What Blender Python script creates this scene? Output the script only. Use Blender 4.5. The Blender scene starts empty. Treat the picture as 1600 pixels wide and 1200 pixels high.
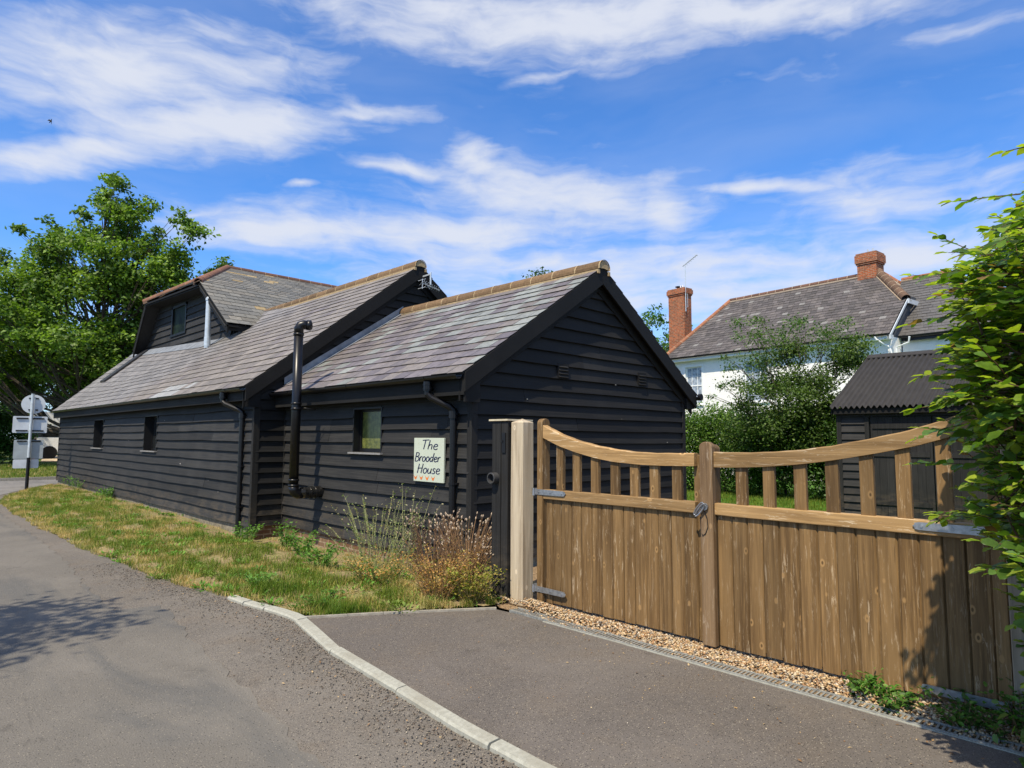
import bpy, math, random
import numpy as np
from mathutils import Vector, Matrix
from math import radians, sin, cos, pi, sqrt, atan2

random.seed(7)
RNG = np.random.default_rng(11)
SC = bpy.context.scene
COL = SC.collection

# ------------------------------------------------------------------ camera
PITCH, ROLL, AZ, EYE = radians(4.893), radians(0.309), radians(44.69), 1.6
fh = Vector((sin(AZ), cos(AZ), 0)); rh = Vector((cos(AZ), -sin(AZ), 0)); up = Vector((0, 0, 1))
cw = fh * cos(PITCH) + up * sin(PITCH); cu = -fh * sin(PITCH) + up * cos(PITCH)
cr2 = rh * cos(ROLL) + cu * sin(ROLL); cu2 = -rh * sin(ROLL) + cu * cos(ROLL)
cam_d = bpy.data.cameras.new("camera"); cam = bpy.data.objects.new("camera", cam_d); COL.objects.link(cam)
m = Matrix((cr2, cu2, -cw)).transposed().to_4x4(); m.translation = Vector((0, 0, EYE)); cam.matrix_world = m
cam_d.sensor_width = 36; cam_d.lens = 36 * 1000 / 1600; cam_d.clip_start = 0.05; cam_d.clip_end = 2000
SC.camera = cam

# ------------------------------------------------------------------ light
SUN_EL, SUN_AZ = radians(56), radians(-106.7)            # azimuth clockwise from +Y
sd = Vector((sin(SUN_AZ) * cos(SUN_EL), cos(SUN_AZ) * cos(SUN_EL), sin(SUN_EL)))
sl = bpy.data.lights.new("sun", 'SUN'); sl.energy = 5.0; sl.angle = radians(0.53); sl.color = (1.0, 0.885, 0.69)
so = bpy.data.objects.new("sun", sl); COL.objects.link(so)
so.rotation_euler = sd.to_track_quat('Z', 'Y').to_euler(); so.location = (0, 0, 30)
SC.view_settings.view_transform = 'Standard'; SC.view_settings.look = 'None'
SC.view_settings.exposure = 0.30; SC.view_settings.gamma = 1.0; SC.view_settings.use_curve_mapping = False
SC.render.engine = 'CYCLES'
try:
    SC.cycles.use_denoising = True
    SC.cycles.max_bounces = 8; SC.cycles.transparent_max_bounces = 8
    SC.cycles.sample_clamp_indirect = 6
except Exception:
    pass

W = bpy.data.worlds.new("World"); SC.world = W; W.use_nodes = True
nt = W.node_tree; nt.nodes.clear()
def wn(t, **k):
    n = nt.nodes.new(t)
    for a, b in k.items(): setattr(n, a, b)
    return n
def wm(op, a, b=None, c=None, clamp=False):
    n = wn('ShaderNodeMath', operation=op, use_clamp=clamp)
    for i, s in enumerate((a, b, c)):
        if s is None: continue
        if isinstance(s, (int, float)): n.inputs[i].default_value = s
        else: nt.links.new(s, n.inputs[i])
    return n.outputs[0]
L = nt.links.new
sky = wn('ShaderNodeTexSky', sky_type='NISHITA'); sky.sun_disc = False
sky.sun_elevation = SUN_EL; sky.sun_rotation = SUN_AZ % (2 * pi)
sky.altitude = 100; sky.air_density = 1.0; sky.dust_density = 0.35; sky.ozone_density = 3.0
tc = wn('ShaderNodeTexCoord'); sp = wn('ShaderNodeSeparateXYZ'); L(tc.outputs['Generated'], sp.inputs[0])
azn = wm('MULTIPLY', wm('ARCTAN2', sp.outputs[0], sp.outputs[1]), 57.2958)
eln = wm('MULTIPLY', wm('ARCSINE', sp.outputs[2]), 57.2958)
cmb = wn('ShaderNodeCombineXYZ'); L(azn, cmb.inputs[0]); L(eln, cmb.inputs[1])
# warp the coordinates a little so that the cloud banks have ragged edges
wz = wn('ShaderNodeTexNoise'); wz.inputs['Scale'].default_value = 0.11; wz.inputs['Detail'].default_value = 5
L(cmb.outputs[0], wz.inputs['Vector'])
sub = wn('ShaderNodeVectorMath', operation='SUBTRACT'); L(wz.outputs['Color'], sub.inputs[0]); sub.inputs[1].default_value = (.5, .5, .5)
mul = wn('ShaderNodeVectorMath', operation='MULTIPLY'); L(sub.outputs[0], mul.inputs[0]); mul.inputs[1].default_value = (6, 2.6, 0)
add = wn('ShaderNodeVectorMath', operation='ADD'); L(cmb.outputs[0], add.inputs[0]); L(mul.outputs[0], add.inputs[1])
WC = add.outputs[0]
BANKS = [(12.432, 26.797, 15.04, 3.068, 13.893, .9), (18.548, 24.407, 12.947, 2.035, 10.247, 1.0), (9.456, 20.642, 8.422, 1.262, 18.312, 1.0),
 (30.528, 27.131, 6.781, 0.7, 3.298, 0.6), (50.527, 33.809, 24.743, 2.395, 0.038, 1.0), (64.805, 33.2, 18.389, 1.451, -7.837, 1.0),
 (81.783, 28.561, 4.424, 0.565, 0.554, 0.6), (6.602, 28.324, 6.404, 1.474, 18.12, 0.5), (41.023, 24.377, 3.446, 1.464, -20.474, .9),
 (34.052, 23.004, 4.551, 0.821, -4.973, 0.8), (48.132, 21.047, 15.219, 2.368, -1.387, .9), (38.764, 18.268, 22.224, 2.151, 4.17, .9),
 (58.471, 20.059, 3.079, 2.806, 56.235, 0.9), (66.509, 20.626, 6.645, 0.488, -10.304, 0.8), (23.362, 16.845, 8.283, 1.527, 6.256, 0.9),
 (56.16, 14.868, 27.468, 2.174, -3.26, 0.8), (74.101, 17.736, 7.864, 2.884, 1.457, 0.6), (78.228, 13.78, 10.436, 2.32, -8.611, 0.8),
 (82.329, 17.578, 3.235, 1.342, 17.664, 0.5), (25.824, 20.693, 1.333, 0.25, 6.691, 0.7), (47.531, 30.515, 4.112, 0.378, 10.623, 0.5),
 (17.438, 17.801, 2.864, 0.286, 13.823, 0.4), (50.445, 12.27, 22.803, 2.24, -1.371, 0.9),
 (-35, 30, 26, 12, 0, 1), (-85, 38, 28, 14, 0, 1), (-140, 32, 28, 14, 0, 1), (132, 32, 26, 13, 0, 1), (170, 36, 22, 14, 0, 1), (-175, 36, 22, 14, 0, 1),  # from here on: unseen clouds, added to make the fill light less blue
 (45, 78, 130, 21, 0, 1), (-100, 74, 110, 20, 0, 1)]
tot = None
for (a, e, la, le, r, s) in BANKS:
    mp = wn('ShaderNodeMapping', vector_type='TEXTURE'); L(WC, mp.inputs['Vector'])
    mp.inputs['Location'].default_value = (a, e, 0); mp.inputs['Rotation'].default_value = (0, 0, radians(r))
    mp.inputs['Scale'].default_value = (la * 1.38, le * 1.62, 1)
    g = wn('ShaderNodeTexGradient', gradient_type='SPHERICAL'); L(mp.outputs[0], g.inputs[0])
    v = wm('MULTIPLY', g.outputs['Fac'], s)
    tot = v if tot is None else wm('MAXIMUM', tot, v)
def streak(sc, detail, loc, rot, dist=0.0):
    mp = wn('ShaderNodeMapping'); L(WC, mp.inputs['Vector']); mp.inputs['Rotation'].default_value = (0, 0, radians(rot))
    mp.inputs['Scale'].default_value = sc; mp.inputs['Location'].default_value = loc
    n = wn('ShaderNodeTexNoise'); n.inputs['Scale'].default_value = 1; n.inputs['Detail'].default_value = detail
    n.inputs['Roughness'].default_value = .55; n.inputs['Distortion'].default_value = dist
    L(mp.outputs[0], n.inputs['Vector']); return n.outputs['Fac']
n1 = streak((.075, .26, 1), 9, (3, 1, 0), -9, .25)
n2 = streak((.22, .60, 1), 9, (9, 4, 2), 14, .35)
n4 = streak((.18, 1.3, 1), 8, (2, 8, 4), -10, .2)
n3 = streak((.05, .18, 1), 4, (0, 7, 5), -5, .3)
# density = bank mask pushed about by the streaks
d0 = wm('MULTIPLY', wm('POWER', tot, .8), 1.25)
ns = wm('ADD', wm('ADD', wm('MULTIPLY', n1, 1.0), wm('MULTIPLY', n2, .85)), wm('MULTIPLY', n4, .45))
dd = wm('SUBTRACT', wm('ADD', d0, wm('MULTIPLY', ns, 1.25)), 1.68)
den = wn('ShaderNodeMapRange', interpolation_type='SMOOTHSTEP'); L(dd, den.inputs['Value'])
den.inputs['From Min'].default_value = -.20; den.inputs['From Max'].default_value = 1.02
veil = wm('MULTIPLY', wm('SUBTRACT', n3, .38), .40, clamp=True)
dfin = wm('MAXIMUM', wm('MULTIPLY', den.outputs[0], .93), veil, clamp=True)
# paler sky towards the horizon haze
hor = wn('ShaderNodeMapRange', interpolation_type='SMOOTHSTEP'); L(eln, hor.inputs['Value'])
hor.inputs['From Min'].default_value = 16; hor.inputs['From Max'].default_value = 4
hor.inputs['To Min'].default_value = 0; hor.inputs['To Max'].default_value = .45
dfin = wm('MAXIMUM', dfin, hor.outputs[0])
# tint: the clear zenith-blue of a summer noon
tint = wn('ShaderNodeMix', data_type='RGBA', blend_type='MULTIPLY'); tint.inputs['Factor'].default_value = 1
L(sky.outputs[0], tint.inputs['A']); tint.inputs['B'].default_value = (.58, 1.02, 1.52, 1)
mix = wn('ShaderNodeMix', data_type='RGBA'); L(dfin, mix.inputs['Factor']); L(tint.outputs['Result'], mix.inputs['A'])
mix.inputs['B'].default_value = (5.2, 5.45, 6.1, 1)
bg = wn('ShaderNodeBackground'); bg.inputs['Strength'].default_value = 0.12
L(mix.outputs['Result'], bg.inputs['Color'])
out = wn('ShaderNodeOutputWorld'); L(bg.outputs[0], out.inputs['Surface'])

# ------------------------------------------------------------------ mesh helpers
class MB:
    """collects quads and polygons with a colour per vertex, then links them as ONE mesh"""
    def __init__(s): s.v = []; s.f = []; s.c = []; s.col = (1, 1, 1); s.marks = []
    def add(s, vs, fs, col=None):
        s.marks.append((len(s.v), len(s.f))); b = len(s.v); s.v.extend([tuple(p) for p in vs]); s.f.extend([tuple(b + i for i in f) for f in fs])
        s.c.extend([col or s.col] * len(vs)); return s
    def box(s, x0, x1, y0, y1, z0, z1, col=None):
        v = [(x, y, z) for x in (x0, x1) for y in (y0, y1) for z in (z0, z1)]
        return s.add(v, [(0, 1, 3, 2), (4, 6, 7, 5), (0, 4, 5, 1), (2, 3, 7, 6), (0, 2, 6, 4), (1, 5, 7, 3)], col)
    def obox(s, o, a, b, c, col=None):
        o, a, b, c = map(Vector, (o, a, b, c))
        v = [o + a * i + b * j + c * k for i in (0, 1) for j in (0, 1) for k in (0, 1)]
        return s.add(v, [(0, 1, 3, 2), (4, 6, 7, 5), (0, 4, 5, 1), (2, 3, 7, 6), (0, 2, 6, 4), (1, 5, 7, 3)], col)
    def prism(s, poly, d, col=None):
        d = Vector(d); n = len(poly); a = [Vector(p) for p in poly]
        return s.add(a + [p + d for p in a], [tuple(range(n))[::-1], tuple(range(n, 2 * n))] + [(i, (i + 1) % n, n + (i + 1) % n, n + i) for i in range(n)], col)
    def tube(s, path, rad, n=8, col=None, cap=True):
        P = [Vector(p) for p in path]; vs = []; fs = []
        if isinstance(rad, (int, float)): rad = [rad] * len(P)
        pu = None
        for i, p in enumerate(P):
            t = (P[min(i + 1, len(P) - 1)] - P[max(i - 1, 0)]).normalized()
            if pu is None: pu = t.orthogonal().normalized()
            u = (pu - t * pu.dot(t));  u = u.normalized() if u.length > 1e-6 else t.orthogonal().normalized(); pu = u; w = t.cross(u)
            for k in range(n):
                a = 2 * pi * k / n; vs.append(p + (u * cos(a) + w * sin(a)) * rad[i])
        for i in range(len(P) - 1):
            for k in range(n):
                fs.append((i * n + k, i * n + (k + 1) % n, (i + 1) * n + (k + 1) % n, (i + 1) * n + k))
        if cap: fs.append(tuple(range(n))[::-1]); fs.append(tuple(range((len(P) - 1) * n, len(P) * n)))
        return s.add(vs, fs, col)
    def each(s, name, mat, parent=None, lbl=None, bevel=0.):
        # every separate piece that was added becomes an object of its own
        out = []
        for i, (a, fa) in enumerate(s.marks):
            b, fb = s.marks[i + 1] if i + 1 < len(s.marks) else (len(s.v), len(s.f))
            q = MB(); q.v = s.v[a:b]; q.c = s.c[a:b]; q.f = [tuple(k - a for k in f) for f in s.f[fa:fb]]; o = q.build(name, mat, parent, bevel=bevel)
            if lbl: o['label'] = lbl
            out.append(o)
        return out
    def build(s, name, mat, parent=None, smooth=False, bevel=0.0):
        me = bpy.data.meshes.new(name); off = parent.matrix_world.translation if parent is not None else Vector((0, 0, 0))
        if parent is not None: off = WLOC[parent.name]
        me.from_pydata([(p[0] - off[0], p[1] - off[1], p[2] - off[2]) for p in s.v], [], s.f)
        ca = me.color_attributes.new('tone', 'FLOAT_COLOR', 'POINT')
        ca.data.foreach_set('color', np.array([(c[0], c[1], c[2], 1.0) for c in s.c], dtype=np.float32).ravel())
        me.materials.append(mat)
        if smooth: me.polygons.foreach_set('use_smooth', [True] * len(me.polygons))
        me.update()
        o = bpy.data.objects.new(name, me); COL.objects.link(o)
        if parent is not None: o.parent = parent
        WLOC[o.name] = off
        if bevel:
            b = o.modifiers.new('bevel', 'BEVEL'); b.width = bevel; b.segments = 2; b.limit_method = 'ANGLE'
        return o
WLOC = {}
def empty(name, loc, label, cat, group=None):
    o = bpy.data.objects.new(name, None); COL.objects.link(o); o.location = loc; o.empty_display_size = .2
    WLOC[o.name] = Vector(loc); tag(o, label, cat, group); return o
def tag(o, label=None, cat=None, group=None, kind=None):
    if label: o['label'] = label
    if cat: o['category'] = cat
    if group: o['group'] = group
    if kind: o['kind'] = kind
    return o
def part(o, label): o['label'] = label; return o

def scatter(name, tv, tf, pos, rot, scl, cols, mat, parent=None, smooth=False, extra=None):
    """one mesh of many copies of a small template (numpy); rot is (N,3,3)"""
    tv = np.asarray(tv, float); tf = np.asarray(tf, int); N = len(pos); n = len(tv)
    scl = np.asarray(scl, float); scl = scl[:, None] if scl.ndim == 1 else scl
    V = np.einsum('nij,nkj->nki', rot, tv[None] * scl[:, None, :]) + pos[:, None, :]
    F = (tf[None] + (np.arange(N) * n)[:, None, None]).reshape(-1, tf.shape[1]); V = V.reshape(-1, 3)
    C_ = np.repeat(np.c_[cols, np.ones(N)], n, axis=0)
    if extra is not None: V = np.r_[V, extra[0]]; F_extra = extra[1]; C_ = np.r_[C_, extra[2]]
    off = WLOC[parent.name] if parent is not None else Vector((0, 0, 0))
    V = V - np.array(off)
    me = bpy.data.meshes.new(name); me.vertices.add(len(V)); me.vertices.foreach_set('co', V.astype(np.float32).ravel())
    k = F.shape[1]; me.loops.add(F.size); me.loops.foreach_set('vertex_index', F.astype(np.int32).ravel())
    me.polygons.add(len(F)); me.polygons.foreach_set('loop_start', (np.arange(len(F)) * k).astype(np.int32))
    me.polygons.foreach_set('loop_total', np.full(len(F), k, np.int32))
    ca = me.color_attributes.new('tone', 'FLOAT_COLOR', 'POINT'); ca.data.foreach_set('color', C_.astype(np.float32).ravel())
    if smooth: me.polygons.foreach_set('use_smooth', np.ones(len(F), bool))
    me.materials.append(mat); me.update(calc_edges=True); me.validate()
    o = bpy.data.objects.new(name, me); COL.objects.link(o)
    if parent is not None: o.parent = parent
    WLOC[o.name] = off
    return o
def rots(nrm, spin):
    """rotation matrices whose local z is nrm (N,3), spun by spin"""
    z = nrm / np.linalg.norm(nrm, axis=1, keepdims=True)
    a = np.where(np.abs(z[:, 2:3]) < .9, np.array([[0, 0, 1.]]), np.array([[1., 0, 0]]))
    x = np.cross(a, z); x /= np.linalg.norm(x, axis=1, keepdims=True); y = np.cross(z, x)
    c, s_ = np.cos(spin)[:, None], np.sin(spin)[:, None]
    return np.stack([x * c + y * s_, -x * s_ + y * c, z], axis=2)
def rots_dir(d, nrm):
    """local x along d, local z near nrm"""
    x = d / np.linalg.norm(d, axis=1, keepdims=True); y = np.cross(nrm, x); y /= np.linalg.norm(y, axis=1, keepdims=True) + 1e-9
    return np.stack([x, y, np.cross(x, y)], axis=2)

# ------------------------------------------------------------------ materials
class NT:
    def __init__(s, name):
        s.m = bpy.data.materials.new(name); s.m.use_nodes = True; s.t = s.m.node_tree; s.t.nodes.clear()
        s.b = s.n('ShaderNodeBsdfPrincipled'); s.o = s.n('ShaderNodeOutputMaterial'); s.l(s.b.outputs[0], s.o.inputs[0])
        s.tc = s.n('ShaderNodeTexCoord'); s.vec = s.tc.outputs['Object']
    def n(s, t, **k):
        x = s.t.nodes.new(t)
        for a, b in k.items(): setattr(x, a, b)
        return x
    def l(s, a, b): s.t.links.new(a, b)
    def setv(s, inp, v):
        if isinstance(v, (int, float)): inp.default_value = v
        elif isinstance(v, tuple): inp.default_value = v if len(v) == 4 else (*v, 1)
        else: s.l(v, inp)
    def noise(s, scale=(1, 1, 1), detail=4, rough=.5, dist=0, loc=(0, 0, 0), vec=None):
        mp = s.n('ShaderNodeMapping'); s.l(vec or s.vec, mp.inputs[0]); mp.inputs['Scale'].default_value = scale if isinstance(scale, tuple) else (scale,) * 3
        mp.inputs['Location'].default_value = loc
        x = s.n('ShaderNodeTexNoise'); x.inputs['Scale'].default_value = 1; x.inputs['Detail'].default_value = detail
        x.inputs['Roughness'].default_value = rough; x.inputs['Distortion'].default_value = dist; s.l(mp.outputs[0], x.inputs['Vector'])
        return x.outputs['Fac']
    def voro(s, scale, feature='F1', loc=(0, 0, 0), out='Distance', rnd=1.0):
        mp = s.n('ShaderNodeMapping'); s.l(s.vec, mp.inputs[0]); mp.inputs['Scale'].default_value = scale if isinstance(scale, tuple) else (scale,) * 3
        mp.inputs['Location'].default_value = loc
        x = s.n('ShaderNodeTexVoronoi', feature=feature); x.inputs['Scale'].default_value = 1; x.inputs['Randomness'].default_value = rnd
        s.l(mp.outputs[0], x.inputs['Vector']); return x.outputs[out]
    def ramp(s, v, a, b, lo=0., hi=1., smooth=True):
        x = s.n('ShaderNodeMapRange', interpolation_type='SMOOTHSTEP' if smooth else 'LINEAR'); s.setv(x.inputs['Value'], v)
        x.inputs['From Min'].default_value = a; x.inputs['From Max'].default_value = b
        x.inputs['To Min'].default_value = lo; x.inputs['To Max'].default_value = hi; return x.outputs[0]
    def math(s, op, a, b=None, clamp=False):
        x = s.n('ShaderNodeMath', operation=op, use_clamp=clamp); s.setv(x.inputs[0], a)
        if b is not None: s.setv(x.inputs[1], b)
        return x.outputs[0]
    def mix(s, f, a, b, mode='MIX'):
        x = s.n('ShaderNodeMix', data_type='RGBA', blend_type=mode); s.setv(x.inputs['Factor'], f); s.setv(x.inputs['A'], a); s.setv(x.inputs['B'], b); return x.outputs['Result']
    def tone(s):
        return s.n('ShaderNodeAttribute', attribute_name='tone').outputs['Color']
    def xyz(s):
        x = s.n('ShaderNodeSeparateXYZ'); s.l(s.vec, x.inputs[0]); return x.outputs
    def fin(s, col, rough=.7, bump=None, bstr=.3, bdist=.01, spec=.4, metal=0.):
        s.setv(s.b.inputs['Base Color'], col); s.setv(s.b.inputs['Roughness'], rough); s.b.inputs['Specular IOR Level'].default_value = spec
        s.b.inputs['Metallic'].default_value = metal
        if bump is not None:
            x = s.n('ShaderNodeBump'); x.inputs['Strength'].default_value = bstr; x.inputs['Distance'].default_value = bdist
            s.l(bump, x.inputs['Height']); s.l(x.outputs[0], s.b.inputs['Normal'])
        return s.m
def flat(name, col, rough=.6, spec=.4, metal=0., var=.15, scale=9):
    t = NT(name); n = t.noise(scale, 5, .6)
    c = t.mix(t.ramp(n, .3, .7), tuple(v * (1 - var) for v in col), tuple(min(1, v * (1 + var)) for v in col))
    return t.fin(c, rough, n, .15, .004, spec, metal)

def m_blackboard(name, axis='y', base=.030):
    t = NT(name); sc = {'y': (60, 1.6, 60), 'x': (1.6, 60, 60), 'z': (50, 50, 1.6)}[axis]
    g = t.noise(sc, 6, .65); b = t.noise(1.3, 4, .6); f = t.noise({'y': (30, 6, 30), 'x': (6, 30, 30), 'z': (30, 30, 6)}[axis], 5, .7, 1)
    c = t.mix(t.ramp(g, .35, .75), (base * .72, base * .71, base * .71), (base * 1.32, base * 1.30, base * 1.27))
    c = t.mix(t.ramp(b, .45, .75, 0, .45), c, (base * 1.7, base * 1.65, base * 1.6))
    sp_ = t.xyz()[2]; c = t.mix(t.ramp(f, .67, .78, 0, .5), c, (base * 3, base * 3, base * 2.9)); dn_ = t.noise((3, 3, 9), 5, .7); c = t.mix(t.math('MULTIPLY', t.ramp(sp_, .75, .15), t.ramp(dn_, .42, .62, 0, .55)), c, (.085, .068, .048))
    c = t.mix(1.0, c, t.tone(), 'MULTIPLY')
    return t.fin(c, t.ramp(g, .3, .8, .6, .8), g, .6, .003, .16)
def m_slate(name, rough=.5):
    t = NT(name); a = t.noise(14, 6, .65); b = t.noise(1.1, 5, .6); s = t.noise((3, 40, 3), 4, .6)
    st = t.noise((22, 5, 9), 5, .65, 0, (3, 3, 3)); c = t.mix(t.ramp(a, .3, .75, 0, 1), (.78, .78, .78), (1.2, 1.2, 1.2)); c = t.mix(t.ramp(st, .6, .8, 0, .3), c, (.62, .60, .56)); c = t.mix(1.0, t.tone(), c, 'MULTIPLY')
    c = t.mix(t.ramp(b, .5, .72, 0, .2), c, (.10, .088, .072))
    l_ = t.noise(45, 3, .7); c = t.mix(t.ramp(l_, .70, .78, 0, .5), c, (.19, .18, .15))
    return t.fin(c, rough, a, .35, .004, .45)
def m_wood(name, axis='z', dark=(.13, .065, .022), mid=(.25, .135, .05), pale=(.50, .40, .27), pale_amt=.5, knots=True, grey=0.):
    t = NT(name)
    k1 = {'z': (9, 9, .55), 'y': (9, .55, 9), 'x': (.55, 9, 9)}[axis]; k2 = {'z': (70, 70, 2.2), 'y': (70, 2.2, 70), 'x': (2.2, 70, 70)}[axis]
    k3 = {'z': (45, 45, 5), 'y': (45, 5, 45), 'x': (5, 45, 45)}[axis]
    off = t.n('ShaderNodeVectorMath', operation='ADD'); sc = t.n('ShaderNodeVectorMath', operation='SCALE'); t.l(t.tone(), sc.inputs[0]); sc.inputs['Scale'].default_value = 23.
    t.l(t.vec, off.inputs[0]); t.l(sc.outputs[0], off.inputs[1]); v0 = t.vec
    t.vec = off.outputs[0]
    broad = t.noise(k1, 4, .6, .8); fine = t.noise(k2, 6, .7, .3); flake = t.noise(k3, 6, .75, .9); area = t.noise(2.2, 3, .6)
    c = t.mix(t.ramp(broad, .32, .68), dark, mid); c = t.mix(t.ramp(fine, .45, .75, 0, .7), c, tuple(v * 1.5 for v in mid))
    c = t.mix(t.ramp(fine, .40, .22, 0, .6), c, tuple(v * .55 for v in dark))
    fl = t.math('MULTIPLY', t.ramp(flake, .56, .64), t.ramp(area, .35, .65, .25, 1)); c = t.mix(t.math('MULTIPLY', fl, pale_amt), c, pale)
    if knots:
        kk = {'z': (9, 9, 5.2), 'y': (9, 5.2, 9), 'x': (5.2, 9, 9)}[axis]
        kd = t.voro(kk, loc=(.3, .7, .1)); kr = t.voro(kk, loc=(.3, .7, .1), out='Color'); ks = t.n('ShaderNodeSeparateColor'); t.l(kr, ks.inputs[0])
        on = t.math('GREATER_THAN', ks.outputs[0], .22)
        c = t.mix(t.math('MULTIPLY', t.ramp(kd, .17, .12, 0, .75), on), c, tuple(min(1, v * 1.6) for v in mid))
        c = t.mix(t.math('MULTIPLY', t.ramp(kd, .085, .05, 0, .8), on), c, tuple(v * .5 for v in dark))
    if grey: c = t.mix(t.ramp(area, .3, .7, grey * .6, grey), c, (.42, .36, .28))
    h = t.n('ShaderNodeSeparateColor'); t.l(t.tone(), h.inputs[0])
    c = t.mix(1.0, c, t.mix(h.outputs[0], (.78, .78, .79), (1.2, 1.18, 1.15)), 'MULTIPLY')
    ck = t.noise({'z': (38, 38, .9), 'y': (38, .9, 38), 'x': (.9, 38, 38)}[axis], 5, .7, .4, (7, 3, 1)); c = t.mix(t.ramp(ck, .36, .30, 0, .75), c, tuple(v * .35 for v in dark))
    return t.fin(c, t.ramp(fine, .3, .8, .62, .85), fine, .6, .002, .25)
def m_leaf(name, trans=.35, rough=.5, gloss=.3):
    t = NT(name); n = t.noise(30, 3, .6); c = t.mix(t.ramp(n, .3, .7), (.8, .8, .8), (1.15, 1.15, 1.1)); c = t.mix(1.0, t.tone(), c, 'MULTIPLY')
    t.fin(c, rough, spec=gloss); tr = t.n('ShaderNodeBsdfTranslucent'); t.l(t.mix(1.0, c, (1.7, 1.9, .7), 'MULTIPLY'), tr.inputs['Color'])
    ms = t.n('ShaderNodeMixShader'); ms.inputs[0].default_value = trans; t.l(t.b.outputs[0], ms.inputs[1]); t.l(tr.outputs[0], ms.inputs[2]); t.l(ms.outputs[0], t.o.inputs[0])
    return t.m
def m_vcol(name, rough=.8, spec=.3, scale=40, bstr=.2):
    t = NT(name); n = t.noise(scale, 4, .6); c = t.mix(1.0, t.tone(), t.mix(t.ramp(n, .3, .7), (.8, .8, .8), (1.2, 1.2, 1.2)), 'MULTIPLY')
    return t.fin(c, rough, n, bstr, .004, spec)
def m_brick(name, scale=1.0, c1=(.40, .10, .035), c2=(.17, .055, .03), vertical=False):
    t = NT(name); br = t.n('ShaderNodeTexBrick'); mp = t.n('ShaderNodeMapping'); mp.inputs['Rotation'].default_value = (radians(90), 0, 0)
    sx = t.xyz(); cb = t.n('ShaderNodeCombineXYZ'); t.l(t.math('ADD', sx[0], sx[1]), cb.inputs[0]); t.l(sx[2], cb.inputs[1]); t.l(cb.outputs[0], br.inputs['Vector'])
    br.inputs['Scale'].default_value = 1; br.inputs['Brick Width'].default_value = .225; br.inputs['Row Height'].default_value = .075; br.inputs['Mortar Size'].default_value = .009
    br.inputs['Color1'].default_value = (*c1, 1); br.inputs['Color2'].default_value = (*c2, 1); br.inputs['Mortar'].default_value = (.30, .24, .17, 1); br.inputs['Bias'].default_value = -.15
    n = t.noise(9, 5, .65); n9 = t.noise(14, 4, .7, 0, (5, 5, 5)); c = t.mix(t.ramp(n, .45, .7, 0, .8), br.outputs['Color'], (.13, .06, .035)); c = t.mix(t.ramp(n9, .55, .7, 0, .6), c, (.42, .26, .14))
    return t.fin(c, .85, br.outputs['Fac'], -.4, .006, .2)

M = {}
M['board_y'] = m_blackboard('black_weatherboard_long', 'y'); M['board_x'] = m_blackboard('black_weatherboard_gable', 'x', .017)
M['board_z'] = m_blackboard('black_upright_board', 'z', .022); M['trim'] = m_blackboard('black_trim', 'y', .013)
M['slate'] = m_slate('slate'); M['slate_old'] = m_slate('old_slate', .75)
M['black_plastic'] = flat('black_plastic', (.007, .007, .0085), .33, .35); M['dark'] = flat('dark_interior', (.006, .006, .007), .5)
M['ridge'] = m_vcol('clay_ridge', .8, .25, 25, .4); M['lead'] = flat('lead_flashing', (.20, .22, .25), .45, .5, 0, .25, 5)
M['steel'] = flat('galvanised_steel', (.36, .38, .41), .38, .5, .75, .2, 30); M['pale_metal'] = flat('pale_metal', (.55, .60, .63), .4, .5, .35, .1, 12)
M['wood_z'] = m_wood('stained_softwood_upright', 'z', (.100, .058, .023), (.205, .127, .054), (.42, .33, .22), .75)
M['wood_y'] = m_wood('stained_softwood_rail', 'y', (.19, .115, .047), (.335, .215, .098), (.58, .48, .34), .95)
M['wood_post'] = m_wood('weathered_post_wood', 'z', (.25, .195, .13), (.47, .405, .295), (.57, .51, .40), .5, True, .35)
M['wood_post_r'] = m_wood('grey_post_wood', 'z', (.17, .14, .10), (.30, .25, .185), (.40, .34, .26), .4, True, .15)
M['wood_c'] = m_wood('weathered_stile_wood', 'z', (.145, .090, .048), (.245, .160, .085), (.45, .36, .26), .95)
M['leaf'] = m_leaf('foliage', .30, .5, .3); M['leaf_near'] = m_leaf('beech_foliage', .40, .42, .35); M['grass'] = m_leaf('grass_blades', .25, .6, .2)
M['bark'] = flat('bark', (.07, .055, .04), .9, .2, 0, .4, 14); M['twig'] = flat('twig', (.09, .055, .03), .8, .2, 0, .3, 14)
M['vcol'] = m_vcol('pebble_stone', .75, .3); M['paint'] = m_vcol('painted_surface', .5, .4, 8, .05); M['brick'] = m_brick('red_brick')
# ================================================================== THE GROUND
def interp(pts, y):
    pts = sorted(pts); 
    if y <= pts[0][0]: return pts[0][1]
    for (a, b), (c, d) in zip(pts, pts[1:]):
        if y <= c: return b + (d - b) * (y - a) / (c - a)
    return pts[-1][1]
def inside(x, y, poly):
    r = np.zeros(len(x), bool); n = len(poly)
    for i in range(n):
        x1, y1 = poly[i]; x2, y2 = poly[(i + 1) % n]
        c = ((y1 > y) != (y2 > y)) & (x < (x2 - x1) * (y - y1) / ((y2 - y1) if y2 != y1 else 1e-9) + x1); r ^= c
    return r
def sheet(name, poly, z, mat):
    me = MB(); me.add([(x, y, z) for x, y in poly], [tuple(range(len(poly)))]); o = me.build(name, mat)
    return tag(o, kind='structure')

t = NT('field_ground'); n = t.noise(.35, 6, .6); n2 = t.noise(9, 4, .6)
c = t.mix(t.ramp(n, .35, .65), (.06, .085, .025), (.13, .12, .05)); c = t.mix(t.ramp(n2, .4, .7, 0, .5), c, (.05, .075, .02)); M['field'] = t.fin(c, .95, n2, .5, .02, .1)
sheet('ground', [(-400, -400), (500, -400), (500, 500), (-400, 500)], -.30, M['field'])

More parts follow.
